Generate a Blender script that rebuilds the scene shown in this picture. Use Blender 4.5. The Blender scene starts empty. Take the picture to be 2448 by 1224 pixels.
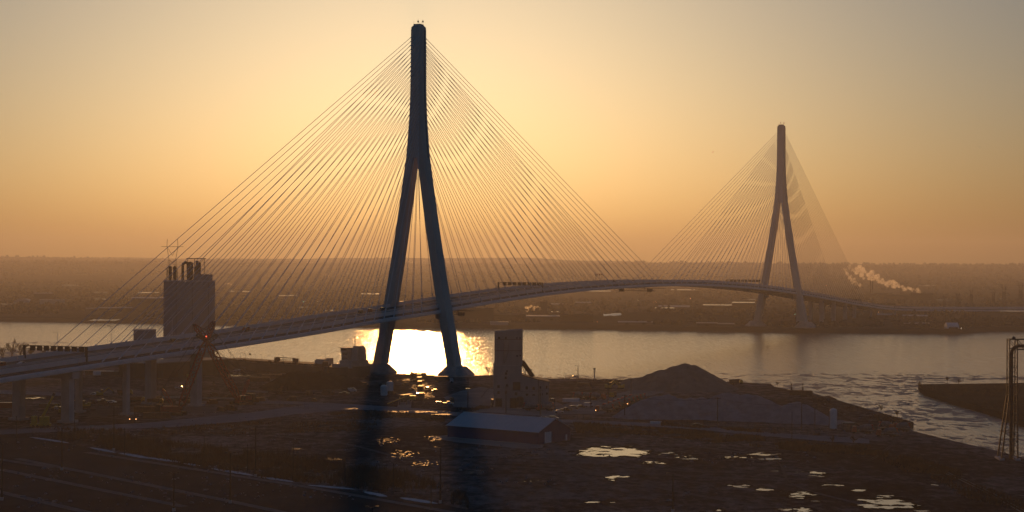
import bpy, math, random
from mathutils import Vector, Matrix
R = math.radians
rnd = random.Random(7)
SC = bpy.context.scene
COL = SC.collection

# ------------------------------------------------------------ camera, sky, sun, exposure
F_PX, YH, ROLL, H = 4151.0, 628.0, R(0.25), 71.0      # measured on the 2448 px wide photograph
cam_d = bpy.data.cameras.new('camera'); cam = bpy.data.objects.new('camera', cam_d); COL.objects.link(cam)
cam.location = (0, 0, H); cam.rotation_euler = (R(90), 0, 0)
cam.matrix_world = Matrix.Translation((0, 0, H)) @ Matrix.Rotation(R(90), 4, 'X') @ Matrix.Rotation(ROLL, 4, 'Z')
cam_d.sensor_width = 36.0; cam_d.lens = 36.0 * F_PX / 2448.0
cam_d.shift_y = (YH - 612.0) / 2448.0
cam_d.clip_start = 1.0; cam_d.clip_end = 60000.0
SC.camera = cam

SUN_ELEV, SUN_AZ = R(4.2), math.atan2(999 - 1224, F_PX)     # azimuth measured from +Y towards +X
world = bpy.data.worlds.new('World'); SC.world = world; world.use_nodes = True
wn = world.node_tree; wn.nodes.clear()
sky = wn.nodes.new('ShaderNodeTexSky'); sky.sky_type = 'NISHITA'; sky.sun_disc = False
sky.sun_elevation = SUN_ELEV; sky.sun_rotation = SUN_AZ
sky.altitude = 0; sky.air_density = 1.05; sky.dust_density = 2.6; sky.ozone_density = 3.9
bg = wn.nodes.new('ShaderNodeBackground'); bg.inputs['Strength'].default_value = 0.107
wo = wn.nodes.new('ShaderNodeOutputWorld')
wn.links.new(sky.outputs[0], bg.inputs[0]); wn.links.new(bg.outputs[0], wo.inputs['Surface'])

sun_l = bpy.data.lights.new('sun', 'SUN'); sun = bpy.data.objects.new('sun', sun_l); COL.objects.link(sun)
sun_l.energy = 2.0; sun_l.angle = R(0.53); sun_l.color = (1.0, 0.45, 0.13)
sd = Vector((math.sin(SUN_AZ) * math.cos(SUN_ELEV), math.cos(SUN_AZ) * math.cos(SUN_ELEV), math.sin(SUN_ELEV)))
sun.rotation_euler = sd.to_track_quat('Z', 'Y').to_euler(); sun.location = (0, 0, 400)
SC.view_settings.view_transform = 'Standard'; SC.view_settings.look = 'None'
SC.view_settings.exposure = -0.82; SC.view_settings.gamma = 1.0
SC.cycles.use_denoising = True; SC.cycles.volume_bounces = 1; SC.cycles.max_bounces = 4; SC.cycles.transparent_max_bounces = 16

# ------------------------------------------------------------ measuring helpers
_c, _s = math.cos(ROLL), math.sin(ROLL)
def ray(px, py):
    u = (px - 1224) / F_PX; v = (YH - py) / F_PX
    return (u * _c - v * _s, 1.0, u * _s + v * _c)
def at(px, py, z=0.0):
    """ground position of a spot measured on the photograph, at height z"""
    r = ray(px, py); t = (z - H) / r[2]
    return (r[0] * t, t, z)
def atY(px, py, Y):
    r = ray(px, py); return (r[0] * Y, Y, H + r[2] * Y)
def lerp(a, b, t): return a + (b - a) * t
def interp(tab, x):
    if x <= tab[0][0]: return tab[0][1]
    for (a, b), (c, d) in zip(tab, tab[1:]):
        if x <= c: return b + (d - b) * (x - a) / (c - a)
    return tab[-1][1]
def smooth(tab, x):
    """monotone smooth interpolation (Catmull-Rom)"""
    n = len(tab)
    if x <= tab[0][0]: return tab[0][1]
    if x >= tab[-1][0]: return tab[-1][1]
    for i in range(n - 1):
        if x <= tab[i + 1][0]: break
    x0, y0 = tab[i]; x1, y1 = tab[i + 1]; h = x1 - x0; t = (x - x0) / h
    def m(k):
        a = tab[max(k - 1, 0)]; b = tab[min(k + 1, n - 1)]
        return (b[1] - a[1]) / (b[0] - a[0])
    m0, m1 = m(i) * h, m(i + 1) * h
    return (2*t**3 - 3*t*t + 1) * y0 + (t**3 - 2*t*t + t) * m0 + (-2*t**3 + 3*t*t) * y1 + (t**3 - t*t) * m1
def hash2(i, j, k=0):
    h = (i * 374761393 + j * 668265263 + k * 2147483647) & 0xffffffff
    h = ((h ^ (h >> 13)) * 1274126177) & 0xffffffff
    return ((h ^ (h >> 16)) & 0xffff) / 65535.0
def vnoise(x, y, k=0):
    i, j = math.floor(x), math.floor(y); u, v = x - i, y - j
    u = u * u * (3 - 2 * u); v = v * v * (3 - 2 * v)
    return lerp(lerp(hash2(i, j, k), hash2(i + 1, j, k), u), lerp(hash2(i, j + 1, k), hash2(i + 1, j + 1, k), u), v)
def fbm(x, y, o=4, k=0):
    a, s, n = 0.5, 0.0, 0.0
    for q in range(o):
        s += a * vnoise(x, y, k + q); n += a; a *= 0.5; x *= 2.03; y *= 2.03
    return s / n

# ------------------------------------------------------------ materials
MATS = {}
def mat(name, col, rough=0.7, metal=0.0, var=0.25, scale=0.15, bump=0.0, bscale=1.0, spec=0.5, col2=None, stretch=(1, 1, 1)):
    if name in MATS: return MATS[name]
    m = bpy.data.materials.new(name); m.use_nodes = True; nt = m.node_tree; N = nt.nodes; Lk = nt.links
    if spec <= 0.2:      # dry, dusty surfaces: no sheen
        N.remove(N['Principled BSDF']); b = N.new('ShaderNodeBsdfDiffuse'); Lk.new(b.outputs[0], N['Material Output'].inputs[0]); cin = b.inputs['Color']
    else:
        b = N['Principled BSDF']; b.inputs['Metallic'].default_value = metal; b.inputs['Specular IOR Level'].default_value = spec; cin = b.inputs['Base Color']
    b.inputs['Roughness'].default_value = rough
    tc = N.new('ShaderNodeTexCoord'); mp = N.new('ShaderNodeMapping'); mp.inputs['Scale'].default_value = stretch
    Lk.new(tc.outputs['Object'], mp.inputs[0])
    nz = N.new('ShaderNodeTexNoise'); nz.inputs['Scale'].default_value = scale; nz.inputs['Detail'].default_value = 8; nz.inputs['Roughness'].default_value = 0.65
    Lk.new(mp.outputs[0], nz.inputs['Vector'])
    cr = N.new('ShaderNodeValToRGB'); cr.color_ramp.elements[0].position = 0.3; cr.color_ramp.elements[1].position = 0.7
    c2 = col2 or tuple(min(1, c * (1 + var)) for c in col); c1 = col if col2 else tuple(c * (1 - var) for c in col)
    cr.color_ramp.elements[0].color = (*c1, 1); cr.color_ramp.elements[1].color = (*c2, 1)
    Lk.new(nz.outputs[0], cr.inputs[0]); Lk.new(cr.outputs[0], cin)
    if bump:
        n2 = N.new('ShaderNodeTexNoise'); n2.inputs['Scale'].default_value = bscale; n2.inputs['Detail'].default_value = 5
        Lk.new(mp.outputs[0], n2.inputs['Vector'])
        bp = N.new('ShaderNodeBump'); bp.inputs['Strength'].default_value = 1.0; bp.inputs['Distance'].default_value = bump
        Lk.new(n2.outputs[0], bp.inputs['Height']); Lk.new(bp.outputs[0], b.inputs['Normal'])
    MATS[name] = m
    return m
def emis(name, col, strength):
    if name in MATS: return MATS[name]
    m = bpy.data.materials.new(name); m.use_nodes = True; b = m.node_tree.nodes['Principled BSDF']
    b.inputs['Base Color'].default_value = (*col, 1); b.inputs['Emission Color'].default_value = (*col, 1)
    b.inputs['Emission Strength'].default_value = strength
    m.cycles.emission_sampling = 'NONE'; MATS[name] = m; return m

# ------------------------------------------------------------ mesh builder
class MB:
    def __init__(self): self.v = []; self.f = []
    def add(self, vs, fs):
        o = len(self.v); self.v += [tuple(p) for p in vs]; self.f += [tuple(i + o for i in q) for q in fs]; return self
    def box(self, c, s, rz=0.0, taper=1.0):
        """box with its base centre at c and size s"""
        x, y, z = s[0] / 2, s[1] / 2, s[2]; ca, sa = math.cos(rz), math.sin(rz); vs = []
        for zz, k in ((0, 1.0), (z, taper)):
            for dx, dy in ((-x, -y), (x, -y), (x, y), (-x, y)):
                dx *= k; dy *= k
                vs.append((c[0] + dx * ca - dy * sa, c[1] + dx * sa + dy * ca, c[2] + zz))
        return self.add(vs, [(3, 2, 1, 0), (4, 5, 6, 7), (0, 1, 5, 4), (1, 2, 6, 5), (2, 3, 7, 6), (3, 0, 4, 7)])
    def tube(self, a, b, r0, r1=None, n=8, caps=True):
        a = Vector(a); b = Vector(b); r1 = r0 if r1 is None else r1; d = (b - a)
        if d.length < 1e-6: return self
        d.normalize(); u = d.orthogonal().normalized(); w = d.cross(u); vs = []
        for p, r in ((a, r0), (b, r1)):
            for k in range(n):
                t = 2 * math.pi * k / n; vs.append(p + u * (r * math.cos(t)) + w * (r * math.sin(t)))
        fs = [(k, (k + 1) % n, n + (k + 1) % n, n + k) for k in range(n)]
        if caps: fs += [tuple(range(n - 1, -1, -1)), tuple(range(n, 2 * n))]
        return self.add(vs, fs)
    def beam(self, a, b, w, h=None):
        """square bar from a to b"""
        a = Vector(a); b = Vector(b); h = h or w; d = (b - a).normalized()
        up = Vector((0, 0, 1)) if abs(d.z) < 0.95 else Vector((0, 1, 0))
        s = d.cross(up).normalized(); t = s.cross(d); vs = []
        for p in (a, b):
            for i, j in ((-1, -1), (1, -1), (1, 1), (-1, 1)): vs.append(p + s * (i * w / 2) + t * (j * h / 2))
        return self.add(vs, [(3, 2, 1, 0), (4, 5, 6, 7), (0, 1, 5, 4), (1, 2, 6, 5), (2, 3, 7, 6), (3, 0, 4, 7)])
    def path(self, pts, r, n=8):
        for a, b in zip(pts, pts[1:]): self.tube(a, b, r, n=n)
        return self
    def lathe(self, prof, n=16, c=(0, 0, 0), axis='z'):
        vs = []
        for r, z in prof:
            for k in range(n):
                t = 2 * math.pi * k / n; x, y = r * math.cos(t), r * math.sin(t)
                vs.append((c[0] + x, c[1] + y, c[2] + z) if axis == 'z' else (c[0] + z, c[1] + x, c[2] + y))
        fs = []
        for i in range(len(prof) - 1):
            for k in range(n): fs.append((i * n + k, i * n + (k + 1) % n, (i + 1) * n + (k + 1) % n, (i + 1) * n + k))
        fs += [tuple(range(n - 1, -1, -1)), tuple(range((len(prof) - 1) * n, len(prof) * n))]
        return self.add(vs, fs)
    def prism(self, poly, z0, z1):
        n = len(poly); vs = [(x, y, z0) for x, y in poly] + [(x, y, z1) for x, y in poly]
        return self.add(vs, [tuple(range(n - 1, -1, -1)), tuple(range(n, 2 * n))] + [(k, (k + 1) % n, n + (k + 1) % n, n + k) for k in range(n)])
    def side(self, poly, y0, y1):
        """outline in the xz plane extruded along y"""
        n = len(poly); vs = [(x, y0, z) for x, z in poly] + [(x, y1, z) for x, z in poly]
        return self.add(vs, [tuple(range(n)), tuple(range(2 * n - 1, n - 1, -1))] + [(k, n + k, n + (k + 1) % n, (k + 1) % n) for k in range(n)])
    def loft(self, rings, close=True):
        n = len(rings[0]); vs = [p for r in rings for p in r]; fs = []
        for i in range(len(rings) - 1):
            for k in range(n if close else n - 1):
                fs.append((i * n + k, i * n + (k + 1) % n, (i + 1) * n + (k + 1) % n, (i + 1) * n + k))
        if close: fs += [tuple(range(n - 1, -1, -1)), tuple(range((len(rings) - 1) * n, len(rings) * n))]
        return self.add(vs, fs)
    def build(self, name, m, parent=None, smooth=False, loc=None, **props):
        me = bpy.data.meshes.new(name); me.from_pydata(self.v, [], self.f); me.validate(); me.update()
        me.materials.append(m)
        if smooth:
            for p in me.polygons: p.use_smooth = True
        o = bpy.data.objects.new(name, me); COL.objects.link(o)
        if parent is not None: o.parent = parent
        if loc: o.location = loc
        for k, v in props.items(): o[k] = v
        return o
def thing(name, label, cat, loc=(0, 0, 0), rz=0.0, group=None):
    o = bpy.data.objects.new(name, None); COL.objects.link(o); o.empty_display_size = 2
    o.location = loc; o.rotation_euler = (0, 0, rz); o['label'] = label; o['category'] = cat
    if group: o['group'] = group
    return o
def tag(o, label, cat, group=None):
    o['label'] = label; o['category'] = cat
    if group: o['group'] = group
    return o
KIDS = {}
def kids(o):
    return [c for c in COL.objects if c.parent == o]
def copy_tree(src, loc, rz, label, group=None, scale=None):
    r = src.copy(); COL.objects.link(r); r.location = loc; r.rotation_euler = (0, 0, rz); r['label'] = label
    if group: r['group'] = group
    if scale: r.scale = (scale, scale, scale)
    if src.name not in KIDS: KIDS[src.name] = [(c, kids(c)) for c in kids(src)]
    for c, gs in KIDS[src.name]:
        d = c.copy(); COL.objects.link(d); d.parent = r
        for g in gs:
            e = g.copy(); COL.objects.link(e); e.parent = d
    return r
def hdg(p, q): return math.atan2(q[1] - p[1], q[0] - p[0])

# ------------------------------------------------------------ material list
M = dict(
    concrete=mat('concrete', (0.52, 0.49, 0.49), 0.8, var=0.18, scale=0.12, bump=0.05, bscale=0.8),
    tower=mat('tower_concrete', (0.66, 0.56, 0.50), 0.75, var=0.16, scale=0.08, bump=0.05, bscale=0.4, stretch=(1, 1, 0.3)),
    white_steel=mat('white_painted_steel', (0.80, 0.77, 0.78), 0.45, var=0.08, scale=0.3),
    cable=mat('cable_sheath', (0.78, 0.76, 0.80), 0.35, var=0.05),
    dark_steel=mat('dark_steel', (0.05, 0.05, 0.055), 0.5, metal=0.3, var=0.3),
    asphalt=mat('asphalt', (0.05, 0.05, 0.052), 0.75, var=0.25, scale=0.2),
    silo=mat('silo_concrete', (0.30, 0.27, 0.29), 0.8, var=0.12, scale=0.06, stretch=(1, 1, 0.15), bump=0.03),
    rust=mat('rusty_steel', (0.13, 0.065, 0.04), 0.7, var=0.5, scale=0.8),
    red=mat('red_paint', (0.50, 0.07, 0.045), 0.45, var=0.25, scale=1.0),
    yellow=mat('yellow_paint', (0.55, 0.36, 0.03), 0.45, var=0.2, scale=1.0),
    white=mat('white_paint', (0.75, 0.75, 0.76), 0.4, var=0.1, scale=1.0),
    blue=mat('blue_cladding', (0.028, 0.045, 0.15), 0.45, var=0.15, scale=0.4),
    black=mat('black_rubber', (0.02, 0.02, 0.02), 0.8, var=0.2),
    glass=mat('dark_glass', (0.02, 0.025, 0.03), 0.08, var=0.1, spec=0.8),
    wood=mat('weathered_wood', (0.10, 0.07, 0.05), 0.85, var=0.3, scale=2.0),
    bark=mat('bark', (0.07, 0.05, 0.04), 0.9, var=0.3, scale=2.0),
)

# ------------------------------------------------------------ water, land
def water_material():
    m = bpy.data.materials.new('river_water'); m.use_nodes = True; nt = m.node_tree; N = nt.nodes; Lk = nt.links
    b = N['Principled BSDF']; out = N['Material Output']
    b.inputs['Base Color'].default_value = (0.42, 0.36, 0.25, 1); b.inputs['Roughness'].default_value = 0.09
    b.inputs['IOR'].default_value = 1.6
    geo = N.new('ShaderNodeNewGeometry'); sp = N.new('ShaderNodeSeparateXYZ'); Lk.new(geo.outputs['Position'], sp.inputs[0])
    def noise(sc, stretch, det=6, rough=0.6):
        mp = N.new('ShaderNodeMapping'); mp.inputs['Scale'].default_value = stretch; Lk.new(geo.outputs['Position'], mp.inputs[0])
        n = N.new('ShaderNodeTexNoise'); n.inputs['Scale'].default_value = sc; n.inputs['Detail'].default_value = det; n.inputs['Roughness'].default_value = rough
        Lk.new(mp.outputs[0], n.inputs['Vector']); return n
    def math_(op, a, bb=None, clamp=False):
        k = N.new('ShaderNodeMath'); k.operation = op; k.use_clamp = clamp
        for i, x in enumerate((a, bb)):
            if x is None: continue
            if isinstance(x, (int, float)): k.inputs[i].default_value = x
            else: Lk.new(x, k.inputs[i])
        return k.outputs[0]
    def ramp(x, lo, hi):
        k = N.new('ShaderNodeMapRange'); k.inputs[1].default_value = lo; k.inputs[2].default_value = hi; k.clamp = True
        Lk.new(x, k.inputs[0]); return k.outputs[0]
    w1 = noise(0.30, (1, 0.55, 1), 8, 0.8); w2 = noise(0.02, (1.2, 0.6, 1), 4)
    w3 = noise(0.055, (1.8, 0.45, 1), 5, 0.6)
    wave = math_('ADD', math_('ADD', w1.outputs[0], math_('MULTIPLY', w2.outputs[0], 0.5)), math_('MULTIPLY', w3.outputs[0], 2.2))
    bp = N.new('ShaderNodeBump'); bp.inputs['Strength'].default_value = 1.0; bp.inputs['Distance'].default_value = WAVE
    rn = noise(0.42, (1.3, 0.055, 1), 6, 0.8); rr = N.new('ShaderNodeMapRange'); rr.inputs[1].default_value = 0.38; rr.inputs[2].default_value = 0.62; rr.inputs[3].default_value = 0.015; rr.inputs[4].default_value = 0.19
    Lk.new(rn.outputs[0], rr.inputs[0]); Lk.new(rr.outputs[0], b.inputs['Roughness']); wc = N.new('ShaderNodeValToRGB'); wc.color_ramp.elements[0].position = 0.35; wc.color_ramp.elements[1].position = 0.65; wc.color_ramp.elements[0].color = (0.30, 0.26, 0.19, 1); wc.color_ramp.elements[1].color = (0.62, 0.54, 0.38, 1); Lk.new(rn.outputs[0], wc.inputs[0]); Lk.new(wc.outputs[0], b.inputs['Base Color'])  # base colour streaked along with the roughness, to carry the sun glitter
    Lk.new(wave, bp.inputs['Height']); Lk.new(bp.outputs[0], b.inputs['Normal'])
    # drifting ice: long floes in the near third of the river and in the side channel
    fl = noise(0.08, (1.7, 0.9, 1), 10, 0.75); big = noise(0.0045, (1, 2.2, 1), 3)
    near = ramp(sp.outputs[1], 1240, 1120)                       # 1 near our bank, 0 mid-river
    near = math_('MULTIPLY', near, 0.85)
    left = math_('MULTIPLY', ramp(sp.outputs[0], -190, -300), ramp(sp.outputs[1], 1720, 1400))
    amount = math_('MAXIMUM', near, left)
    th = math_('ADD', fl.outputs[0], math_('MULTIPLY', math_('SUBTRACT', big.outputs[0], 0.5), 0.55))
    th = math_('ADD', th, math_('MULTIPLY', math_('SUBTRACT', amount, 1.0), 0.30))
    ice = ramp(th, 0.455, 0.475)
    ib = N.new('ShaderNodeBsdfPrincipled'); ib.inputs['Roughness'].default_value = 0.6; ib.inputs['Base Color'].default_value = (0.24, 0.22, 0.24, 1)
    ib.inputs['Specular IOR Level'].default_value = 0.1
    n3 = noise(0.9, (1, 1, 1), 6, 0.7); b3 = N.new('ShaderNodeBump'); b3.inputs['Distance'].default_value = 0.25; Lk.new(n3.outputs[0], b3.inputs['Height']); Lk.new(b3.outputs[0], ib.inputs['Normal'])
    mx = N.new('ShaderNodeMixShader'); Lk.new(ice, mx.inputs[0]); Lk.new(b.outputs[0], mx.inputs[1]); Lk.new(ib.outputs[0], mx.inputs[2])
    Lk.new(mx.outputs[0], out.inputs['Surface'])
    return m
WAVE = 0.28
WATER_Z = -2.5
# water: one sheet under both banks
MB().add([(-3500, -600, WATER_Z), (3500, -600, WATER_Z), (3500, 3000, WATER_Z), (-3500, 3000, WATER_Z)], [(0, 1, 2, 3)]).build('river_water', water_material(), kind='structure')

def xy(px, py, z=0.0):
    p = at(px, py, z); return (p[0], p[1])
def slab(name, poly, z0, z1, m, **k):
    return MB().prism(poly, z0, z1).build(name, m, **k)
def ground_material():
    m = bpy.data.materials.new('dark_gravel_ground'); m.use_nodes = True; nt = m.node_tree; N = nt.nodes; Lk = nt.links
    N.remove(N['Principled BSDF']); b = N.new('ShaderNodeBsdfDiffuse'); Lk.new(b.outputs[0], N['Material Output'].inputs[0]); geo = N.new('ShaderNodeNewGeometry')
    def noise(sc, st=(1, 1, 1), det=8, rough=0.65):
        mp = N.new('ShaderNodeMapping'); mp.inputs['Scale'].default_value = st; Lk.new(geo.outputs['Position'], mp.inputs[0])
        n = N.new('ShaderNodeTexNoise'); n.inputs['Scale'].default_value = sc; n.inputs['Detail'].default_value = det; n.inputs['Roughness'].default_value = rough
        Lk.new(mp.outputs[0], n.inputs['Vector']); return n
    a = noise(0.012); c = noise(0.22, (1, 0.6, 1), 10, 0.75); cr = N.new('ShaderNodeValToRGB'); e = cr.color_ramp.elements
    e[0].position = 0.40; e[0].color = (0.022, 0.020, 0.024, 1); e[1].position = 0.64; e[1].color = (0.32, 0.26, 0.25, 1)
    k = e.new(0.5); k.color = (0.062, 0.053, 0.057, 1)
    ad = N.new('ShaderNodeMath'); ad.operation = 'MULTIPLY_ADD'; ad.inputs[1].default_value = 0.5
    ml = N.new('ShaderNodeMath'); ml.operation = 'MULTIPLY'; ml.inputs[1].default_value = 0.55
    Lk.new(c.outputs[0], ml.inputs[0]); Lk.new(a.outputs[0], ad.inputs[0]); Lk.new(ml.outputs[0], ad.inputs[2]); Lk.new(ad.outputs[0], cr.inputs[0])
    Lk.new(cr.outputs[0], b.inputs['Color'])
    b.inputs['Roughness'].default_value = 0.4
    bp = N.new('ShaderNodeBump'); bp.inputs['Distance'].default_value = 0.08; n3 = noise(0.5); Lk.new(n3.outputs[0], bp.inputs['Height']); Lk.new(bp.outputs[0], b.inputs['Normal'])
    return m
M['ground'] = ground_material()
M['earth'] = mat('brown_earth', (0.07, 0.045, 0.035), 0.95, var=0.45, scale=0.02, spec=0.1, bump=0.3, bscale=0.3)
M['wall'] = mat('quay_wall_steel', (0.05, 0.04, 0.038), 0.8, var=0.4, scale=0.2)

shore = [(-1500, 1330)] + [xy(*p) for p in [(-150, 852), (0, 857), (95, 862), (330, 873), (538, 879), (548, 882), (700, 892), (872, 904), (882, 895), (905, 892), (948, 893), (1040, 897),
    (1130, 898), (1182, 896), (1250, 900), (1320, 905), (1420, 907), (1500, 908), (1600, 908), (1720, 912), (1842, 917), (1850, 924), (1888, 932), (1928, 935), (2184, 1009)]]
inner = [xy(*p) for p in [(2146, 1021), (2250, 1047), (2350, 1070), (2448, 1094), (2700, 1150)]]
near_poly = shore + inner + [(900, 250), (1500, -500), (-1500, -500)]
nl = MB(); n_ = len(near_poly)
nl.prism([(x, y) for x, y in reversed(near_poly)], -8.0, 0.0)
near_land = nl.build('ground', M['ground'], kind='structure')
pen = [xy(*p) for p in [(2195, 920), (2200, 928), (2212, 936), (2300, 962), (2380, 985), (2448, 1008), (2700, 1080)]] + [(1500, 700), (1500, 1010), xy(2800, 908), xy(2448, 917), xy(2300, 919)]
slab('peninsula_ground', pen, -8.0, 0.4, M['earth'], kind='structure')

# far bank: a height field that rolls up to low wooded ridges on the horizon
far_shore = [(-3500, 2240)] + [xy(*p, WATER_Z) for p in [(-400, 764), (0, 768), (300, 772), (600, 778), (1000, 784), (1300, 786.5), (1500, 788), (1700, 792), (1900, 795), (2100, 797), (2326, 797), (2332, 792.5), (2448, 792), (2900, 790)]] + [(3500, 1900)]
def far_y(x): return interp(far_shore, x)
def far_h(x, y):
    d = y - far_y(x)
    base = 3.2 + 2.0 * fbm(x * 0.004, y * 0.004, 3, 5) * min(1, d / 60)
    base += 9.0 * math.exp(-((x - 175) / 95) ** 2 - ((y - 2085) / 55) ** 2)             # grassy mound before the far pylon
    if y > 3200:
        t = min(1, (y - 3200) / 8300.0)
        base += (62 + 16 * fbm(x * 0.00045 + 3, y * 0.0003, 3, 9) - 10 * x / 3500.0) * t * t * (3 - 2 * t)
        base += 48 * max(0, fbm(x * 0.0006 + 7, y * 0.0009, 3, 2) - 0.5) * 2 * t
    return base
ys = [0, 3, 12, 30, 60, 95, 130, 170, 215, 265, 320, 400, 500, 640, 800, 1000, 1300]
ys += [1300 + 9000 * (k / 60.0) ** 1.25 for k in range(1, 61)]
xs = [-3500 + 7000 * k / 280.0 for k in range(281)]
rings = []
for i, d in enumerate(ys):
    row = []
    for x0 in xs:
        sp_ = 1.0 + d / 9000.0 * 0.45
        x = x0 * sp_; y = far_y(x0) + d
        row.append((x, y, far_h(x, y) if d > 2 else 1.6))
    rings.append(row)
rings.insert(0, [(x, y, -8.0) for x, y, z in rings[0]])
fl_ = MB(); fl_.loft(rings, close=False)
M['far'] = mat('far_ground', (0.060, 0.046, 0.037), 0.95, scale=0.006, spec=0.1, col2=(0.13, 0.10, 0.078))
fl_.build('far_terrain', M['far'], smooth=True, kind='structure')

# haze: one box of even, thin air
HAZE_D = 0.000112
def haze():
    m = bpy.data.materials.new('haze'); m.use_nodes = True; nt = m.node_tree; nt.nodes.clear()
    out = nt.nodes.new('ShaderNodeOutputMaterial'); v = nt.nodes.new('ShaderNodeVolumePrincipled')
    v.inputs['Color'].default_value = (0.95, 0.93, 0.92, 1); v.inputs['Density'].default_value = HAZE_D; v.inputs['Anisotropy'].default_value = 0.56
    nt.links.new(v.outputs[0], out.inputs['Volume'])
    return m
MB().add([(x, y, z) for z in (-9.0, 240.0) for x, y in ((-5600, -700), (5600, -700), (5600, 12600), (-5600, 12600))],
         [(3, 2, 1, 0), (4, 5, 6, 7), (0, 1, 5, 4), (1, 2, 6, 5), (2, 3, 7, 6), (3, 0, 4, 7)]).build('haze', haze(), kind='stuff')

# ------------------------------------------------------------ the bridge
T1 = (-59.64, 1097.0); AX = (0.410179, 0.912005); NX = (0.912005, -0.410179); SPAN = 853.0
PROF = [(-620, 11.0), (-520, 15.5), (-410, 20.3), (-325, 24.0), (-221, 28.2), (-136, 32.3), (-88, 35.2), (-18, 38.4), (14, 40.3), (88, 44.2), (159, 47.3), (240, 49.7), (330, 51.0),
        (431, 51.4), (548, 50.0), (683, 46.0), (841, 38.8), (1028, 27.5), (1120, 21.5), (1200, 17.0)]
def bz(s): return smooth(PROF, s)
def bp_(s, off, dz=0.0, z=None):
    return (T1[0] + AX[0] * s + NX[0] * off, T1[1] + AX[1] * s + NX[1] * off, (bz(s) + dz) if z is None else z)
bridge = thing('cable_stayed_bridge', 'huge white cable-stayed bridge with two inverted-Y concrete pylons crossing the river', 'bridge', (T1[0], T1[1], 0))
def rel(p, o): return (p[0] - o[0], p[1] - o[1], p[2] - o[2])
BO = (T1[0], T1[1], 0)
def sweep(sec, s0, s1, step, fn, org):
    n = max(1, int(round((s1 - s0) / step))); rings = []
    for i in range(n + 1):
        s = lerp(s0, s1, i / n); rings.append([rel(fn(s, off, dz), org) for off, dz in sec])
    return rings
def deck_parts(parent, org, s0, s1, fn, step=12.0, anchors=True):
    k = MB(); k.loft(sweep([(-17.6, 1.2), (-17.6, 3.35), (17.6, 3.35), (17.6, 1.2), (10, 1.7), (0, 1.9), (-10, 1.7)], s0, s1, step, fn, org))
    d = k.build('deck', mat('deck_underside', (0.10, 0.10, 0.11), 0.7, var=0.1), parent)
    k = MB(); k.loft(sweep([(-16.2, 3.352), (-16.2, 3.40), (16.2, 3.40), (16.2, 3.352)], s0, s1, step, fn, org)); k.build('roadway', M['asphalt'], parent)
    for sg in (-1, 1):
        e = [(17.604, 0.0), (18.7, 0.0), (19.0, 0.35), (19.0, 1.75), (18.6, 2.15), (17.604, 2.15)]
        g = [(sg * a, b) for a, b in e]
        if sg < 0: g.reverse()
        k = MB(); k.loft(sweep(g, s0, s1, step, fn, org)); k.build('edge_girder', M['white_steel'], parent)
        w = [(16.6, 3.41), (17.3, 3.41), (17.15, 5.6), (16.9, 5.6)]
        g = [(sg * a, b) for a, b in w]
        if sg < 0: g.reverse()
        k = MB(); k.loft(sweep(g, s0, s1, step, fn, org)); k.build('parapet', mat('parapet_panel', (0.82, 0.72, 0.69), 0.7, var=0.12, scale=0.1), parent)
    k = MB(); k.loft(sweep([(-0.3, 3.404), (-0.18, 4.4), (0.18, 4.4), (0.3, 3.404)], s0, s1, step, fn, org)); k.build('median_barrier', M['concrete'], parent)
    k = MB(); s = s0 + 2
    while s < s1 - 1:     # cross beams under the deck
        for a, b in ((-17.5, 17.5),): k.beam(rel(fn(s, a, 1.15), org), rel(fn(s, b, 1.15), org), 0.5, 1.1)
        s += 15.0
    k.build('floor_beams', mat('floor_beam_steel', (0.16, 0.16, 0.17), 0.6), parent)
S0, S1 = -357.0, 1200.0
deck_parts(bridge, BO, S0, S1, bp_)

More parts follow.
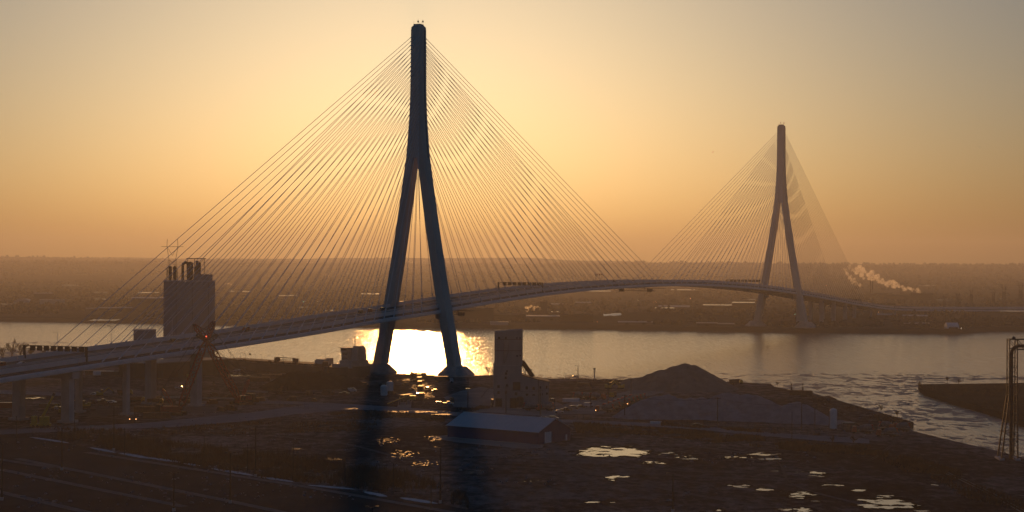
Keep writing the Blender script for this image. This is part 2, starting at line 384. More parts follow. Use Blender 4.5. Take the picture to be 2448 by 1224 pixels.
def pylon(s_at, zb):
    o = bp_(s_at, 0, z=zb); oo = (o[0], o[1], o[2])
    def P(t, l, z): return rel((o[0] + NX[0] * t + AX[0] * l, o[1] + NX[1] * t + AX[1] * l, z), BO)
    top = 220.0
    def ring(t, z, w, d, ch=1.1):
        w /= 2; d /= 2
        return [P(t + a, l, z) for a, l in ((-w + ch, -d), (w - ch, -d), (w, -d + ch), (w, d - ch), (w - ch, d), (-w + ch, d), (-w, d - ch), (-w, -d + ch))]
    # shaft and the part where the legs merge
    prof = [(137.0, 13.6, 8.8), (146, 11.9, 8.8), (155, 10.5, 8.8), (164, 9.2, 8.8), (173, 8.4, 8.8), (182, 7.9, 8.8), (200, 7.7, 8.7), (217.5, 7.5, 8.6), (219.4, 7.2, 8.2), (220.4, 5.6, 6.6)]
    k = MB(); k.loft([ring(0, z, w, d) for z, w, d in prof])
    shaft = k.build('pylon', M['tower'], bridge)
    for sg in (-1, 1):
        k = MB(); rr = []
        for z in (zb - 1, 10, 30, 50, 70, 90, 110, 124, 136.9):
            f = (137 - z) / 137.0
            c = sg * (3.9 + f * 23.6 - 2.2 * math.sin(math.pi * f) * 0.55)
            rr.append(ring(c, z, 5.7 + 1.5 * f, 8.7 + 0.6 * f, 0.9))
        k.loft(rr); k.build('leg', M['tower'], shaft)
        # dark strip on each outer face, the groove's shade put into its colour
        k = MB(); 
        for a, b in zip(prof[:-3], prof[1:-2]):
            k.beam(P(sg * (a[1] / 2 + 0.04), 0.4, a[0]), P(sg * (b[1] / 2 + 0.04), 0.4, b[0]), 0.7, 0.12)
        k.build('groove', mat('painted_groove_shade', (0.10, 0.10, 0.11), 0.9), shaft)
    # beam that carries the deck between the legs
    z = bz(s_at) - 0.2
    f = (137 - z) / 137.0; c = 3.9 + f * 23.6 - 1.2
    for sg in (-1, 1):
        k = MB(); k.loft([[P(sg * (c - 3.0 - a), l, zz) for l in (-2.6, 2.6)] + [P(sg * (c - 3.0 - a), l, z2) for l in (2.6, -2.6)] for a, zz, z2 in ((0, z - 4.6, z - 0.05), (2.6, z - 2.9, z - 0.05))]); k.build('corbel', M['tower'], shaft)
    k = MB(); k.box(P(0, 0, top + 0.41), (4.6, 5.4, 0.9), -0.4); k.build('cap', M['tower'], shaft)
    for i, (t, l, h) in enumerate(((-2.6, -1.5, 3.6), (-1.3, 1.8, 5.2), (0.4, 0, 3.2), (2.5, 1, 4.6), (3.0, -2, 2.6))):
        k = MB(); k.tube(P(t, l, top - 0.3), P(t, l, top + h), 0.09, 0.04, 5)
        if i in (1, 3): k.box(P(t, l, top + h * 0.55), (0.9, 0.5, 1.1)); 
        k.build('antenna', M['dark_steel'], shaft)
    # pedestals at the feet
    for sg in (-1, 1):
        c = sg * 27.5; k = MB(); k.loft([[P(c + r * math.cos(a + 0.39), r * math.sin(a + 0.39), zz) for a in [2 * math.pi * q / 8 for q in range(8)]] for r, zz in ((11.8, zb - 0.5), (11.6, zb + 1.2), (6.4, zb + 6.0))])
        k.build('pedestal', mat('pale_footing', (0.48, 0.43, 0.40), 0.9, var=0.25, scale=0.3, bump=0.3), shaft)
    # stay cables
    out = []
    for pl in (-1, 1):
        for dr in (-1, 1):
            main = (dr > 0) == (s_at < 100)
            for i in range(27):
                zt = 213.2 - i * 2.42 - (0.02 * i * i)
                s = s_at + dr * ((417 - i * 15.0) if main else (341 - i * 12.0))
                w = interp([(137, 13.6), (155, 10.5), (182, 7.9), (217, 7.6)], zt)
                a = rel(bp_(s_at, pl * 2.6, z=zt), BO); a = (a[0] + AX[0] * dr * 4.2, a[1] + AX[1] * dr * 4.2, a[2])
                b = rel(bp_(s, pl * 17.95, 3.0), BO)
                out.append((a, b))
    return shaft, out
p1, cab1 = pylon(0.0, 0.0)
p2, cab2 = pylon(SPAN, 3.0)
def cable_geo(k, a, b, r):
    k.tube(a, b, r, n=6, caps=False)
    va, vb = Vector(a), Vector(b); u = (va - vb).normalized()
    k.tube(vb - u * 1.0, vb + u * 5.2, 0.34, 0.30, 8); k.tube(vb + u * 5.2, vb + u * 6.0, 0.45, 0.3, 8)     # sleeve with its collar
    k.tube(va, va - u * 2.2, 0.3, 0.24, 6)
allc = sorted(cab1 + cab2, key=lambda c: (c[0][1] + c[1][1]) / 2 + T1[1] - 0.6 * (Vector(c[0]) - Vector(c[1])).length)
CR = 0.15
for a, b in allc[:100]:
    k = MB(); cable_geo(k, a, b, CR); k.build('stay_cable', M['cable'], bridge)
k = MB()
for a, b in allc[100:]: cable_geo(k, a, b, CR)
k.build('stay_cable', M['cable'], bridge, kind='stuff')

# columns under the side spans
def column_pair(parent, org, s, fn, zb, w, d, cap=False, offs=(-13.5, 13.5)):
    ang = math.atan2(AX[1], AX[0])
    for off in offs:
        p = fn(s, off, 0); zt = p[2] - 0.1
        k = MB(); b = rel((p[0], p[1], zb), org)
        k.box(b, (d, w, zt - zb - (3.2 if cap else 0)), ang); k.box((b[0], b[1], b[2] - 0.2), (d + 2.5, w + 2.5, 1.2), ang)
        k.build('pier_column', M['concrete'], parent)
    if cap:
        k = MB()
        a = rel(fn(s, offs[0] - 4.5, -1.7), org); b = rel(fn(s, offs[1] + 4.5, -1.7), org)
        k.beam(a, b, 5.0, 3.0); k.build('pier_cap', M['concrete'], parent)
column_pair(bridge, BO, -318, bp_, 0, 2.2, 2.6); column_pair(bridge, BO, -262, bp_, 0, 3.8, 4.4)
for s in (977, 1035, 1092, 1140): column_pair(bridge, BO, s, bp_, 3, 4, 4)

# near approach viaduct
def near_fn(s, off, dz): return bp_(s, off, dz)
na = thing('approach_viaduct', 'white approach viaduct at the frame edge carrying cars past the sign gantry', 'viaduct', BO)
deck_parts(na, BO, -900, -357.3, near_fn)
PROF.insert(0, (-900, 6.0))
column_pair(na, BO, -360, near_fn, 0, 4.4, 3.6, True)
column_pair(na, BO, -430, near_fn, 0, 4.0, 3.4, True)

# far approach: bends to the right along the bank
FA = [(bp_(1200.3, 0)[0], bp_(1200.3, 0)[1], 17.0)]
ctr = [(0, 17.0, 0), (70, 12.6, 8), (150, 9.0, 20), (240, 7.2, 32), (340, 6.2, 40), (460, 5.6, 46), (620, 5.2, 50), (900, 5.0, 55), (1500, 5.0, 60)]
pts_, pos = {}, [FA[0][0], FA[0][1]]; a0 = math.atan2(AX[1], AX[0])
S_ = 0.0; TAB = []
while S_ < 1500:
    hd = a0 - R(interp([(c[0], c[2]) for c in ctr], S_)); TAB.append((S_, pos[0], pos[1], hd)); pos = [pos[0] + 10 * math.cos(hd), pos[1] + 10 * math.sin(hd)]; S_ += 10
def far_fn(s, off, dz):
    i = min(len(TAB) - 2, int(s / 10)); t = s / 10 - i; q, r_ = TAB[i], TAB[i + 1]
    hd = lerp(q[3], r_[3], t); x = lerp(q[1], r_[1], t); y = lerp(q[2], r_[2], t)
    return (x + math.sin(hd) * off, y - math.cos(hd) * off, interp([(c[0], c[1]) for c in ctr], s) + dz)
FO = (FA[0][0], FA[0][1], 0)
fa = thing('approach_viaduct', 'hazy approach viaduct curving inland on low piers across the river', 'viaduct', FO)
deck_parts(fa, FO, 0, 1400, far_fn, step=20)
for s in (30, 75, 120, 165, 210, 260, 310): column_pair(fa, FO, s, far_fn, 2.5, 2.5, 2.5)

# ------------------------------------------------------------ roads, lots, snow, puddles on our bank
def zat(px, py, Y): return atY(px, py, Y)[2]
def sheet(name, pts, z, m, **k):
    poly = [at(px, py) for px, py in pts]
    return MB().add([(p[0], p[1], z) for p in poly], [tuple(range(len(poly)))]).build(name, m, kind='structure', **k)
M['road'] = mat('worn_road', (0.30, 0.275, 0.29), 0.85, var=0.25, scale=0.08, spec=0.15)
M['lot'] = mat('parking_asphalt', (0.060, 0.058, 0.063), 0.9, var=0.35, scale=0.05, spec=0.08)
M['dirt'] = mat('pale_dirt', (0.30, 0.265, 0.26), 0.95, var=0.35, scale=0.06, spec=0.05)
M['line'] = mat('faded_lane_band', (0.24, 0.21, 0.20), 0.9, var=0.3, scale=0.3, spec=0.1)
top = [(-300, 1040), (240, 1017), (372, 1009), (515, 994), (600, 986), (700, 972), (772, 962.5), (886, 969), (1029, 979), (1098, 986), (1343, 1003), (1392, 1004), (1629, 1014), (1809, 1032), (1960, 1042), (2072, 1048), (2088, 1053)]
bot = [(2078, 1060), (1990, 1056), (1952, 1053), (1809, 1040), (1632, 1024), (1363, 1010), (1072, 993), (1029, 990), (886, 980), (829, 979), (714, 989), (600, 1005), (572, 1008), (429, 1020), (286, 1025), (-300, 1052)]
def ribbon(name, a, b, z, m):
    """sheet between two edges, each resampled along the picture's x"""
    a = sorted(a); b = sorted(b); x0, x1 = max(a[0][0], b[0][0]), min(a[-1][0], b[-1][0]); n = 90; v = []; f = []
    for i in range(n + 1):
        x = lerp(x0, x1, i / n); p = at(x, interp(a, x)); q = at(x, interp(b, x)); v += [(p[0], p[1], z), (q[0], q[1], z)]
        if i: f.append((2 * i - 2, 2 * i - 1, 2 * i + 1, 2 * i))
    return MB().add(v, f).build(name, m, kind='structure')
ribbon('road', top, bot, 0.008, M['road'])
ribbon('access_road', [(420, 959), (600, 957), (772, 962.4)], [(420, 965), (600, 964), (772, 968)], 0.004, M['road'])
sheet('parking_lot', [(-500, 1030), (70, 1047), (170, 1062), (300, 1087), (480, 1125), (640, 1147), (830, 1173), (1030, 1202), (1150, 1224), (1500, 1300), (1500, 1400), (-900, 1400)], 0.004, M['lot'])
for (a, b) in (((39, 1096), (540, 1196)), ((0, 1122), (440, 1211)), ((206, 1081), (735, 1164)), ((-60, 1162), (300, 1246)), ((-200, 1068), (130, 1118)), ((540, 1196), (900, 1272)), ((735, 1164), (1100, 1228))):
    p, q = at(*a), at(*b); d = Vector((q[0] - p[0], q[1] - p[1])).normalized(); n = Vector((-d.y, d.x)) * 1.6
    MB().add([(p[0] - n.x, p[1] - n.y, 0.008), (q[0] - n.x, q[1] - n.y, 0.008), (q[0] + n.x, q[1] + n.y, 0.008), (p[0] + n.x, p[1] + n.y, 0.008)], [(0, 1, 2, 3)]).build('parking_band', M['line'], kind='structure')
sheet('yard_road', [(1330, 990), (1440, 989), (1520, 955), (1600, 934), (1640, 925), (1560, 921), (1480, 940), (1400, 952), (1345, 968)], 0.004, M['dirt'])
sheet('plant_yard', [(1130, 984), (1325, 996), (1345, 968), (1330, 960), (1150, 955), (1120, 965)], 0.006, M['dirt'])
sheet('dirt_track', [(948, 980), (982, 982), (984, 960), (990, 945), (1006, 935), (1000, 931), (975, 938), (955, 952)], 0.005, M['dirt'])
sheet('tower_yard', [(1085, 972), (1140, 978), (1180, 965), (1180, 930), (1150, 925), (1100, 935), (1060, 950)], 0.005, M['dirt'])
sheet('side_road', [(-200, 941), (0, 932), (170, 940), (165, 947), (0, 940), (-200, 950)], 0.006, M['dirt'])
sheet('crane_yard', [(205, 1000), (330, 985), (500, 990), (560, 965), (560, 955), (420, 975), (240, 970)], 0.006, mat('gravel_pad', (0.16, 0.145, 0.145), 0.95, var=0.35, scale=0.08, spec=0.05))
sheet('shed_apron', [(1020, 1045), (1070, 1040), (1300, 1064), (1296, 1071), (1250, 1073), (1100, 1058), (1045, 1050)], 0.006, M['dirt'])
# snow left along the fence
sn = MB()
for (x0, y0, x1, y1, w) in ((70, 1045, 165, 1059, .7), (215, 1070, 277, 1082, .9), (283, 1083, 360, 1096, .9), (350, 1094, 432, 1105, .8), (438, 1108, 482, 1114, .5), (505, 1120, 607, 1137, .8), (620, 1140, 702, 1152, .8), (735, 1160, 850, 1170, .5), (870, 1176, 926, 1187, 1.0), (955, 1190, 1047, 1204, .9)):
    n = 26; row = []
    for i in range(n + 1):
        t = i / n; p = at(lerp(x0, x1, t), lerp(y0, y1, t)); e = math.sin(math.pi * t) ** 0.5; r = (0.5 + fbm(p[0] * 0.6, p[1] * 0.6, 3, 4)) * 2.4 * w * e + 0.05
        row.append([(p[0], p[1] - r, 0.012), (p[0] + 0.1, p[1] - r * 0.5, 0.25 * e + 0.02), (p[0], p[1] + r * 0.6, 0.22 * e + 0.02), (p[0], p[1] + r, 0.012)])
    sn.loft(row, close=False)
sn.build('snow', mat('old_snow', (0.62, 0.64, 0.70), 0.8, var=0.1, scale=1.0), smooth=True, kind='stuff')

def puddle_material():
    m = mat('puddle_water', (0.03, 0.03, 0.03), 0.05, var=0.1, spec=0.5); nt = m.node_tree; b = nt.nodes['Principled BSDF']
    geo = nt.nodes.new('ShaderNodeNewGeometry'); n = nt.nodes.new('ShaderNodeTexNoise'); n.inputs['Scale'].default_value = 1.2; n.inputs['Detail'].default_value = 3
    nt.links.new(geo.outputs['Position'], n.inputs['Vector']); bp = nt.nodes.new('ShaderNodeBump'); bp.inputs['Distance'].default_value = 0.012
    nt.links.new(n.outputs[0], bp.inputs['Height']); nt.links.new(bp.outputs[0], b.inputs['Normal']); return m
M['puddle'] = puddle_material(); M['damp'] = mat('damp_ground', (0.020, 0.018, 0.019), 0.9, var=.3, scale=.5, spec=.05)
M['ripple'] = mat('rippled_puddle', (0.03, 0.03, 0.03), 0.5, var=0.1, spec=0.3, bump=0.06, bscale=1.5); M['mud'] = mat('muddy_puddle', (0.05, 0.04, 0.035), 0.25, var=0.3, spec=0.5, bump=0.05, bscale=2.0)
def puddle(px, py, w, h, seed, th=0.5, m='puddle', stretch=1.0, cap=80, nm='puddle', zq=0.014):
    """ragged sheet of water about w by h photograph pixels wide"""
    c = at(px, py); a = at(px - w / 2, py); b = at(px + w / 2, py); t = at(px, py - h / 2); u = at(px, py + h / 2)
    rx = (b[0] - a[0]) / 2; ry = (t[1] - u[1]) / 2; nx, ny = int(max(10, min(cap, rx * 2 / 0.4))), int(max(10, min(cap, ry * 2 / 0.45)))
    k = MB(); idx = {}
    def vid(i, j):
        if (i, j) not in idx:
            idx[(i, j)] = len(k.v); k.v.append((c[0] + (i / nx * 2 - 1) * rx * 1.25, c[1] + (j / ny * 2 - 1) * ry * 1.25, zq))
        return idx[(i, j)]
    for i in range(nx):
        for j in range(ny):
            X = ((i + .5) / nx * 2 - 1) * 1.25; Yv = ((j + .5) / ny * 2 - 1) * 1.25; r = X * X + Yv * Yv
            wx, wy = c[0] + X * rx, c[1] + Yv * ry
            f = (fbm(wx * 0.22 * stretch, wy * 0.26 * stretch, 5, seed) - .5) * 3.6 + 0.75 - r * 0.75
            if f > th: k.f.append((vid(i, j), vid(i + 1, j), vid(i + 1, j + 1), vid(i, j + 1)))
    if k.f: k.build(nm, M[m], kind='structure')
    if nm == 'puddle' and m != 'ripple': puddle(px, py, w * 1.12, h * 1.15, seed, th - .4, 'damp', stretch, cap, 'damp_ground', 0.0085)
for q in ((1463, 1080, 150, 22, 1, .12), (1600, 1084, 60, 9, 2, .55), (1640, 1092, 55, 7, 3, .6), (1770, 1093, 75, 7, 4, .45), (1830, 1087, 95, 8, 5, .4), (1845, 1097, 60, 4, 6, .35), (1650, 1097, 40, 4, 8, .6),
          (1965, 1131, 60, 8, 9, .35), (1955, 1137, 50, 5, 10, .45), (1915, 1183, 75, 14, 11, .35), (2115, 1204, 125, 24, 12, .32), (1900, 1220, 80, 12, 13, .3), (1955, 1201, 45, 7, 14, .4), (2055, 1172, 40, 5, 15, .4),
          (1770, 1161, 55, 9, 16, .5), (1830, 1172, 70, 10, 17, .62), (2205, 1221, 40, 10, 18, .4), (1465, 1147, 35, 4, 19, .4), (1525, 1157, 30, 3, 20, .4), (1480, 1141, 70, 8, 21, .72), (1385, 1168, 30, 4, 22, .5),
          (1560, 1107, 60, 8, 23, .72), (1900, 1128, 40, 3, 24, .5), (2120, 1187, 70, 8, 25, .66), (1260, 1087, 80, 9, 26, .74), (1700, 1222, 60, 8, 27, .6), (1850, 1126, 50, 3, 28, .6), (1990, 1160, 60, 5, 29, .7),
          (2345, 941, 30, 5, 30, .3), (2310, 953, 22, 3, 31, .3), (2430, 954, 34, 4, 32, .35), (2365, 969, 20, 3, 33, .4), (600, 893, 130, 12, 34, .2), (1120, 928, 18, 3, 35, .3), (960, 1175, 40, 4, 36, .55), (80, 952, 50, 6, 37, .5),
          (2240, 1160, 60, 5, 38, .7), (1430, 1200, 90, 8, 39, .78), (1280, 1150, 80, 9, 40, .78)):
    q = q[:5] + (q[5] + (.22 if q[2] < 120 else .04),)
    puddle(*q, m='puddle' if q[2] > 70 or q[4] % 2 else 'mud', stretch=1.0 if q[2] > 100 else 1.5)
for q in ((925, 1052, 90, 22, 51, 1.25), (1040, 1048, 60, 18, 52, 1.2), (960, 1085, 110, 26, 53, 1.32), (805, 1097, 60, 7, 54, .95), (712, 1073, 34, 4, 55, .8), (1010, 1110, 110, 22, 56, 1.4), (1130, 1128, 90, 14, 57, 1.2),
          (990, 984, 150, 5, 61, .7), (1058, 990.5, 44, 3.5, 62, .4), (1010, 925, 70, 24, 63, 1.1), (985, 908, 70, 7, 64, .95), (840, 977, 34, 3, 65, .45), (1020, 945, 60, 16, 66, 1.1)):
    puddle(*q, m='ripple', stretch=4.5, cap=240)

# ------------------------------------------------------------ heaps of gravel and ore
def heap(name, label, cone, x0, x1, y0, y1, m, step=1.2, seed=3, group='stockpiles of loose material'):
    """cone: list of (x, y, height, run) peaks; the surface is their upper envelope"""
    cx, cy = (x0 + x1) / 2, (y0 + y1) / 2; nx, ny = int((x1 - x0) / step), int((y1 - y0) / step); rows = []
    for j in range(ny + 1):
        row = []
        for i in range(nx + 1):
            x = lerp(x0, x1, i / nx); y = lerp(y0, y1, j / ny); z = -0.3
            for (a, b, hh, run) in cone:
                d = math.hypot(x - a, y - b); ang = math.atan2(y - b, x - a)
                rr = run * (0.88 + 0.2 * vnoise(ang * 2.2, a * 0.1, seed) + 0.09 * vnoise(ang * 11, d * .03, seed + 9))
                z = max(z, hh * (1 - d / rr) - 0.6 * math.exp(-(d / 1.5) ** 2))
            if z > 0: z += (fbm(x * 0.25, y * 0.25, 4, seed) - 0.5) * min(1.4, 0.2 + z * 0.25)
            row.append((x - cx, y - cy, max(-0.3, z)))
        rows.append(row)
    k = MB(); k.loft(rows, close=False); o = k.build(name, m, smooth=True, loc=(cx, cy, 0)); return tag(o, label, 'stockpile', group)
M['gravel'] = mat('grey_gravel', (0.32, 0.30, 0.33), 0.95, var=0.3, scale=0.25, spec=0.05, bump=0.25, bscale=0.9)
M['sand'] = mat('brown_sand', (0.24, 0.21, 0.20), 0.95, var=0.25, scale=0.15, spec=0.05, bump=0.2, bscale=0.9)
M['ore'] = mat('dark_ore', (0.05, 0.038, 0.035), 0.95, var=0.35, scale=0.3, spec=0.05, bump=0.25, bscale=0.8)
def cone_at(px, pytop, Y, slope=1.75):
    p = atY(px, pytop, Y); return (p[0], p[1], p[2], p[2] * slope)
heap('gravel_stockpile', 'tallest pointed brown gravel heap on the bank, standing against the river', [cone_at(1637, 864, 985), cone_at(1660, 870, 985), cone_at(1612, 872, 985), cone_at(1582, 880, 984), cone_at(1560, 889, 984), cone_at(1530, 900, 984), cone_at(1690, 887, 988), cone_at(1720, 903, 988)], 55, 135, 950, 1030, M['sand'], seed=3)
heap('gravel_stockpile', 'low flat-topped brown heap at the foot of the tallest heap', [cone_at(1506, 901, 1000), cone_at(1525, 900, 1000), cone_at(1545, 900, 1000)], 40, 90, 975, 1030, M['sand'], seed=4)
g2 = [cone_at(x, y, Y) for x, y, Y in ((1530, 965, 800), (1548, 948, 806), (1565, 942, 806), (1585, 943, 806), (1600, 940, 806), (1625, 948, 806), (1650, 946, 808), (1680, 946, 808), (1700, 948, 808), (1720, 940, 806), (1738, 933, 806), (1760, 938, 804), (1785, 938, 802), (1810, 941, 800), (1830, 950, 796), (1850, 962, 792), (1870, 968, 788), (1885, 962, 788), (1902, 955, 788), (1925, 964, 786), (1950, 978, 782), (1975, 998, 770))]
heap('gravel_stockpile', 'long blue-grey gravel ridge with several crests beside the road', g2, 35, 165, 755, 845, M['gravel'], seed=5)
heap('gravel_stockpile', 'small grey gravel heap behind the white upright tank', [cone_at(2010, 1000, 775), cone_at(2030, 1003, 778)], 125, 175, 760, 800, M['gravel'], seed=6)
heap('ore_stockpile', 'black ore heap sprawling beside the moored ship', [cone_at(x, y, Y) for x, y, Y in ((700, 884, 975), (715, 883, 978), (740, 885, 980), (765, 884, 982), (790, 887, 985), (820, 893, 985), (675, 900, 970), (655, 915, 965), (845, 903, 985), (870, 915, 980))], -150, -60, 935, 1010, M['ore'], seed=7)
heap('earth_stockpile', 'rounded earth mound in the yard near the ribbed plant tower', [cone_at(1140, 916, 1000), cone_at(1150, 918, 1000)], -35, -5, 985, 1015, M['ore'], seed=8, step=0.9)
heap('earth_stockpile', 'rough dark spoil heap at the bank where brush meets the wharf corner', [cone_at(1922, 941, 930), cone_at(1938, 943, 928)], 138, 172, 914, 938, M['ore'], seed=9, step=0.9)
# low blocks of rock and rubble by the crane

# ------------------------------------------------------------ buildings on our bank
def mpp(Y): return Y / F_PX
def building_at(name, label, cat, px0, px1, Y, z=0.0, rz=0.0, group=None):
    a = atY(px0, 628, Y); b = atY(px1, 628, Y); cx = (a[0] + b[0]) / 2
    return thing(name, label, cat, (cx, Y, z), rz - math.atan2(cx, Y), group), (b[0] - a[0])
# tall silo block
o, w = building_at('silo_block', 'tall windowless concrete silo block with vessels and a steel frame on its roof', 'silo', 392.5, 513.5, 1160)
X0 = o.location[0]; u = mpp(1160); ztop = zat(450, 673, 1160)
k = MB(); k.box((0, 17, 0), (w, 34, ztop)); body = k.build('wall', M['silo'], o)
k = MB(); k.box((0, 17, ztop + 0.003), (w + 0.5, 34.5, 0.7)); k.build('roof_edge', M['concrete'], o)
for i in (-1, 0, 1):
    k = MB(); k.box((i * w / 3.2 + 2, -0.06, 2), (0.35, 0.12, ztop - 3)); k.build('joint', mat('silo_joint', (0.12, 0.105, 0.11), 0.9), body)
def SX(px): return (px - 453) * u
zr = ztop + 0.7
def vessel(px, wpx, ytop, nm='vessel'):
    k = MB(); r = wpx * u / 2; h = zat(px, ytop, 1160) - zr
    k.lathe([(r * .55, 0), (r, 1.6), (r, h - r * .6), (r * .75, h - r * .2), (r * .2, h)], 14, (SX(px), 8, zr)); return k.build(nm, M['rust'], o, smooth=False)
vessel(407.5, 8, 636); vessel(418.5, 8.5, 636.5); vessel(454, 16, 625.5); vessel(437, 5, 650)
k = MB(); k.box((SX(485), 12, zr), (45 * u, 18, 4.2)); k.build('penthouse', M['silo'], o)
k = MB(); k.box((SX(470), 9, zr + 4.2), (12 * u, 6, 5)); k.box((SX(471), 9, zr + 9.2), (7 * u, 4, 4)); k.box((SX(477), 9, zr + 4.2), (6 * u, 4, 8)); k.build('elevator_head', M['dark_steel'], o)
zf = zat(470, 618, 1160)
fr = MB()
for px in (448, 465, 488):
    for yy in (3, 13): fr.beam((SX(px), yy, zr + 4.2 if px > 460 else zr), (SX(px), yy, zf), 0.35)
for yy in (3, 13): fr.beam((SX(446), yy, zf), (SX(492), yy, zf), 0.5); fr.beam((SX(465), yy, zf - 7), (SX(490), yy, zf - 7), 0.3); fr.beam((SX(465), yy, zf - 7), (SX(488), yy, zf), 0.2)
for px in (448, 465, 488): fr.beam((SX(px), 3, zf), (SX(px), 13, zf), 0.3)
fr.build('hoist_frame', M['dark_steel'], o)
k = MB(); k.path([(SX(437), 8, zr), (SX(437), 8, zat(437, 634, 1160)), (SX(440), 8, zat(437, 628, 1160)), (SX(448), 8, zat(437, 628, 1160))], 0.9, 8); k.build('duct', M['rust'], o)
k = MB(); k.path([(SX(400), 6, zr), (SX(400), 6, zat(400, 640, 1160)), (SX(409), 6, zat(400, 640, 1160))], 0.25, 6); k.build('pipe', M['dark_steel'], o)
k = MB()
for i in range(22):
    x = -w / 2 + 0.5 + i * (w - 1) / 21; k.tube((x, 0.4, zr), (x, 0.4, zr + 1.2), 0.06, n=4)
for h in (0.6, 1.2): k.tube((-w / 2 + .5, 0.4, zr + h), (w / 2 - .5, 0.4, zr + h), 0.05, n=4)
k.build('railing', M['dark_steel'], o)
k = MB(); k.tube((SX(425), 10, zr), (SX(425), 10, zr + 8), 0.1, n=5); k.build('mast', M['dark_steel'], o)
# square block beside it
o, w = building_at('elevator_block', 'small square windowless block low beside the tall silo', 'building', 320.5, 373, 1150)
h = zat(345, 790, 1150); k = MB(); k.box((0, 7, 0), (w, 14, h)); k.build('wall', M['silo'], o); k = MB(); k.box((0, 7, h + 0.003), (w + .5, 14.5, 0.5)); k.build('roof_edge', M['concrete'], o)
k = MB(); k.tube((-2, 5, h), (-2, 5, h + 4), 0.12, n=5); k.build('mast', M['dark_steel'], o)
# long flat warehouse beside the ship
p0, p1 = at(360, 906), at(546, 893)
o = thing('warehouse', 'long low flat-roofed warehouse under the deck between two bridge piers', 'warehouse', (p0[0], p0[1], 0), hdg(p0, p1))
L_ = math.hypot(p1[0] - p0[0], p1[1] - p0[1]); h = 9.0
k = MB(); k.box((L_ / 2, 14, 0), (L_, 28, h)); k.build('wall', mat('brown_cladding', (0.10, 0.07, 0.06), 0.8, var=0.2, scale=0.2, spec=0.2), o)
k = MB(); k.box((L_ / 2, 14, h + 0.003), (L_ + .8, 28.8, 0.5)); k.build('roof', mat('pale_roof', (0.30, 0.24, 0.21), 0.6, var=0.2), o)
for i in range(4):
    k = MB(); k.box((8 + i * (L_ - 16) / 3, -0.08, 0), (4.2, 0.16, 4.5)); k.build('door', M['dark_steel'], o)
# concrete plant: tower and low hall
o = thing('batching_plant', 'grey ribbed concrete plant with a tall slanted-top tower and small windows', 'industrial building', (atY(1248, 628, 849)[0], 849, 0), R(2))
u = mpp(849); CX = 1248
def bxp(px): return (px - CX) * u
M['clad'] = mat('grey_cladding', (0.38, 0.35, 0.35), 0.8, var=0.15, scale=0.25, spec=0.15, stretch=(1, 1, 0.2))
def zz(py): return zat(1248, py, 849)
k = MB(); a, b = bxp(1184.5), bxp(1250.5); zl, zh = zz(794), zz(788)
k.side([(a, zz(868)), (b, zz(868)), (b, zh), (a, zl)], 0, 13); tw = k.build('tower_wall', M['clad'], o)
for py in (812, 839): k = MB(); k.box(((a + b) / 2, -0.08, zz(py)), (b - a, 0.16, 0.22)); k.build('ledge', M['rust'], tw)
k = MB(); a2, b2 = bxp(1182), bxp(1248.5); k.box(((a2 + b2) / 2, 6.5, 0), (b2 - a2, 14.6, zz(873))); k.side([(a2, zz(873) + .003), (b2, zz(873) + .003), (b, zz(868) - .003), (a, zz(868) - .003)], 0, 13); lw = k.build('tower_base', M['clad'], o)
hx0, hx1 = b2 + 0.02, bxp(1313); k = MB(); k.side([(hx0, 0), (hx1, 0), (hx1, zz(913)), (hx1 - 7, zz(906)), (hx0, zz(897))], -0.75, 16); hall = k.build('hall_wall', M['clad'], o)
k = MB(); k.side([(hx0, zz(897) + .01), (hx1 - 7, zz(906) + .01), (hx1 + .4, zz(913) + .01), (hx1 + .4, zz(913) + .3), (hx1 - 7, zz(906) + .35), (hx0, zz(897) + .35)], -1.2, 16.5); k.build('roof', M['rust'], o)
def opening(px, py, wpx, hpx, nm, m, par, yy=-0.86):
    k = MB(); k.box((bxp(px), yy, zz(py + hpx / 2)), (wpx * u, 0.16, hpx * u)); return k.build(nm, m, par)
for px, py, ww, hh in ((1211, 893, 5, 6), (1210, 903, 5, 6), (1193, 924, 6, 7), (1213, 921, 5, 6), (1193, 938, 6, 7), (1235, 941, 6, 7), (1211, 938, 5, 7), (1213, 887, 4, 4)):
    opening(px, py, ww, hh, 'window', M['glass'], lw, -0.88)
for px, py, ww, hh in ((1194, 808, 5, 5), (1210, 808, 4, 5), (1236.5, 808, 2.5, 4), (1244, 808, 2.5, 4), (1237, 851, 4, 3), (1244.5, 850, 2.5, 4)):
    opening(px, py, ww, hh, 'window', M['glass'], tw, -0.06)
opening(1236, 923, 18, 20, 'loading_hatch', mat('rust_door', (0.10, 0.06, 0.045), 0.8), lw, -0.9)
for px, py, ww, hh in ((1260.5, 927, 6, 7), (1277, 928, 6, 7), (1261, 943, 6, 5), (1277, 943.5, 6, 4.5), (1293, 926, 4, 6), (1308, 925, 4, 7), (1298, 942, 2, 5), (1309, 940.5, 5, 5), (1293, 943, 3, 6)):
    f = opening(px, py, ww, hh, 'window', M['glass'], hall)
opening(1193.5, 962, 16, 20, 'truck_bay', M['black'], lw, -0.9); opening(1230, 963, 20, 24, 'truck_bay', M['black'], lw, -0.9)
k = MB(); k.tube((bxp(1288.5), -0.95, 0), (bxp(1288.5), -0.95, zz(908)), 0.14, n=6); k.build('downpipe', M['dark_steel'], hall)
k = MB(); k.beam((bxp(1250.6), 8, zz(866)), (bxp(1277), 8, zz(903)), 1.9, 2.3)
for px, py in ((1259, 885),): k.beam((bxp(px), 8, zz(py)), (bxp(px), 8, zz(899)), 0.3)
k.build('conveyor', M['rust'], o)
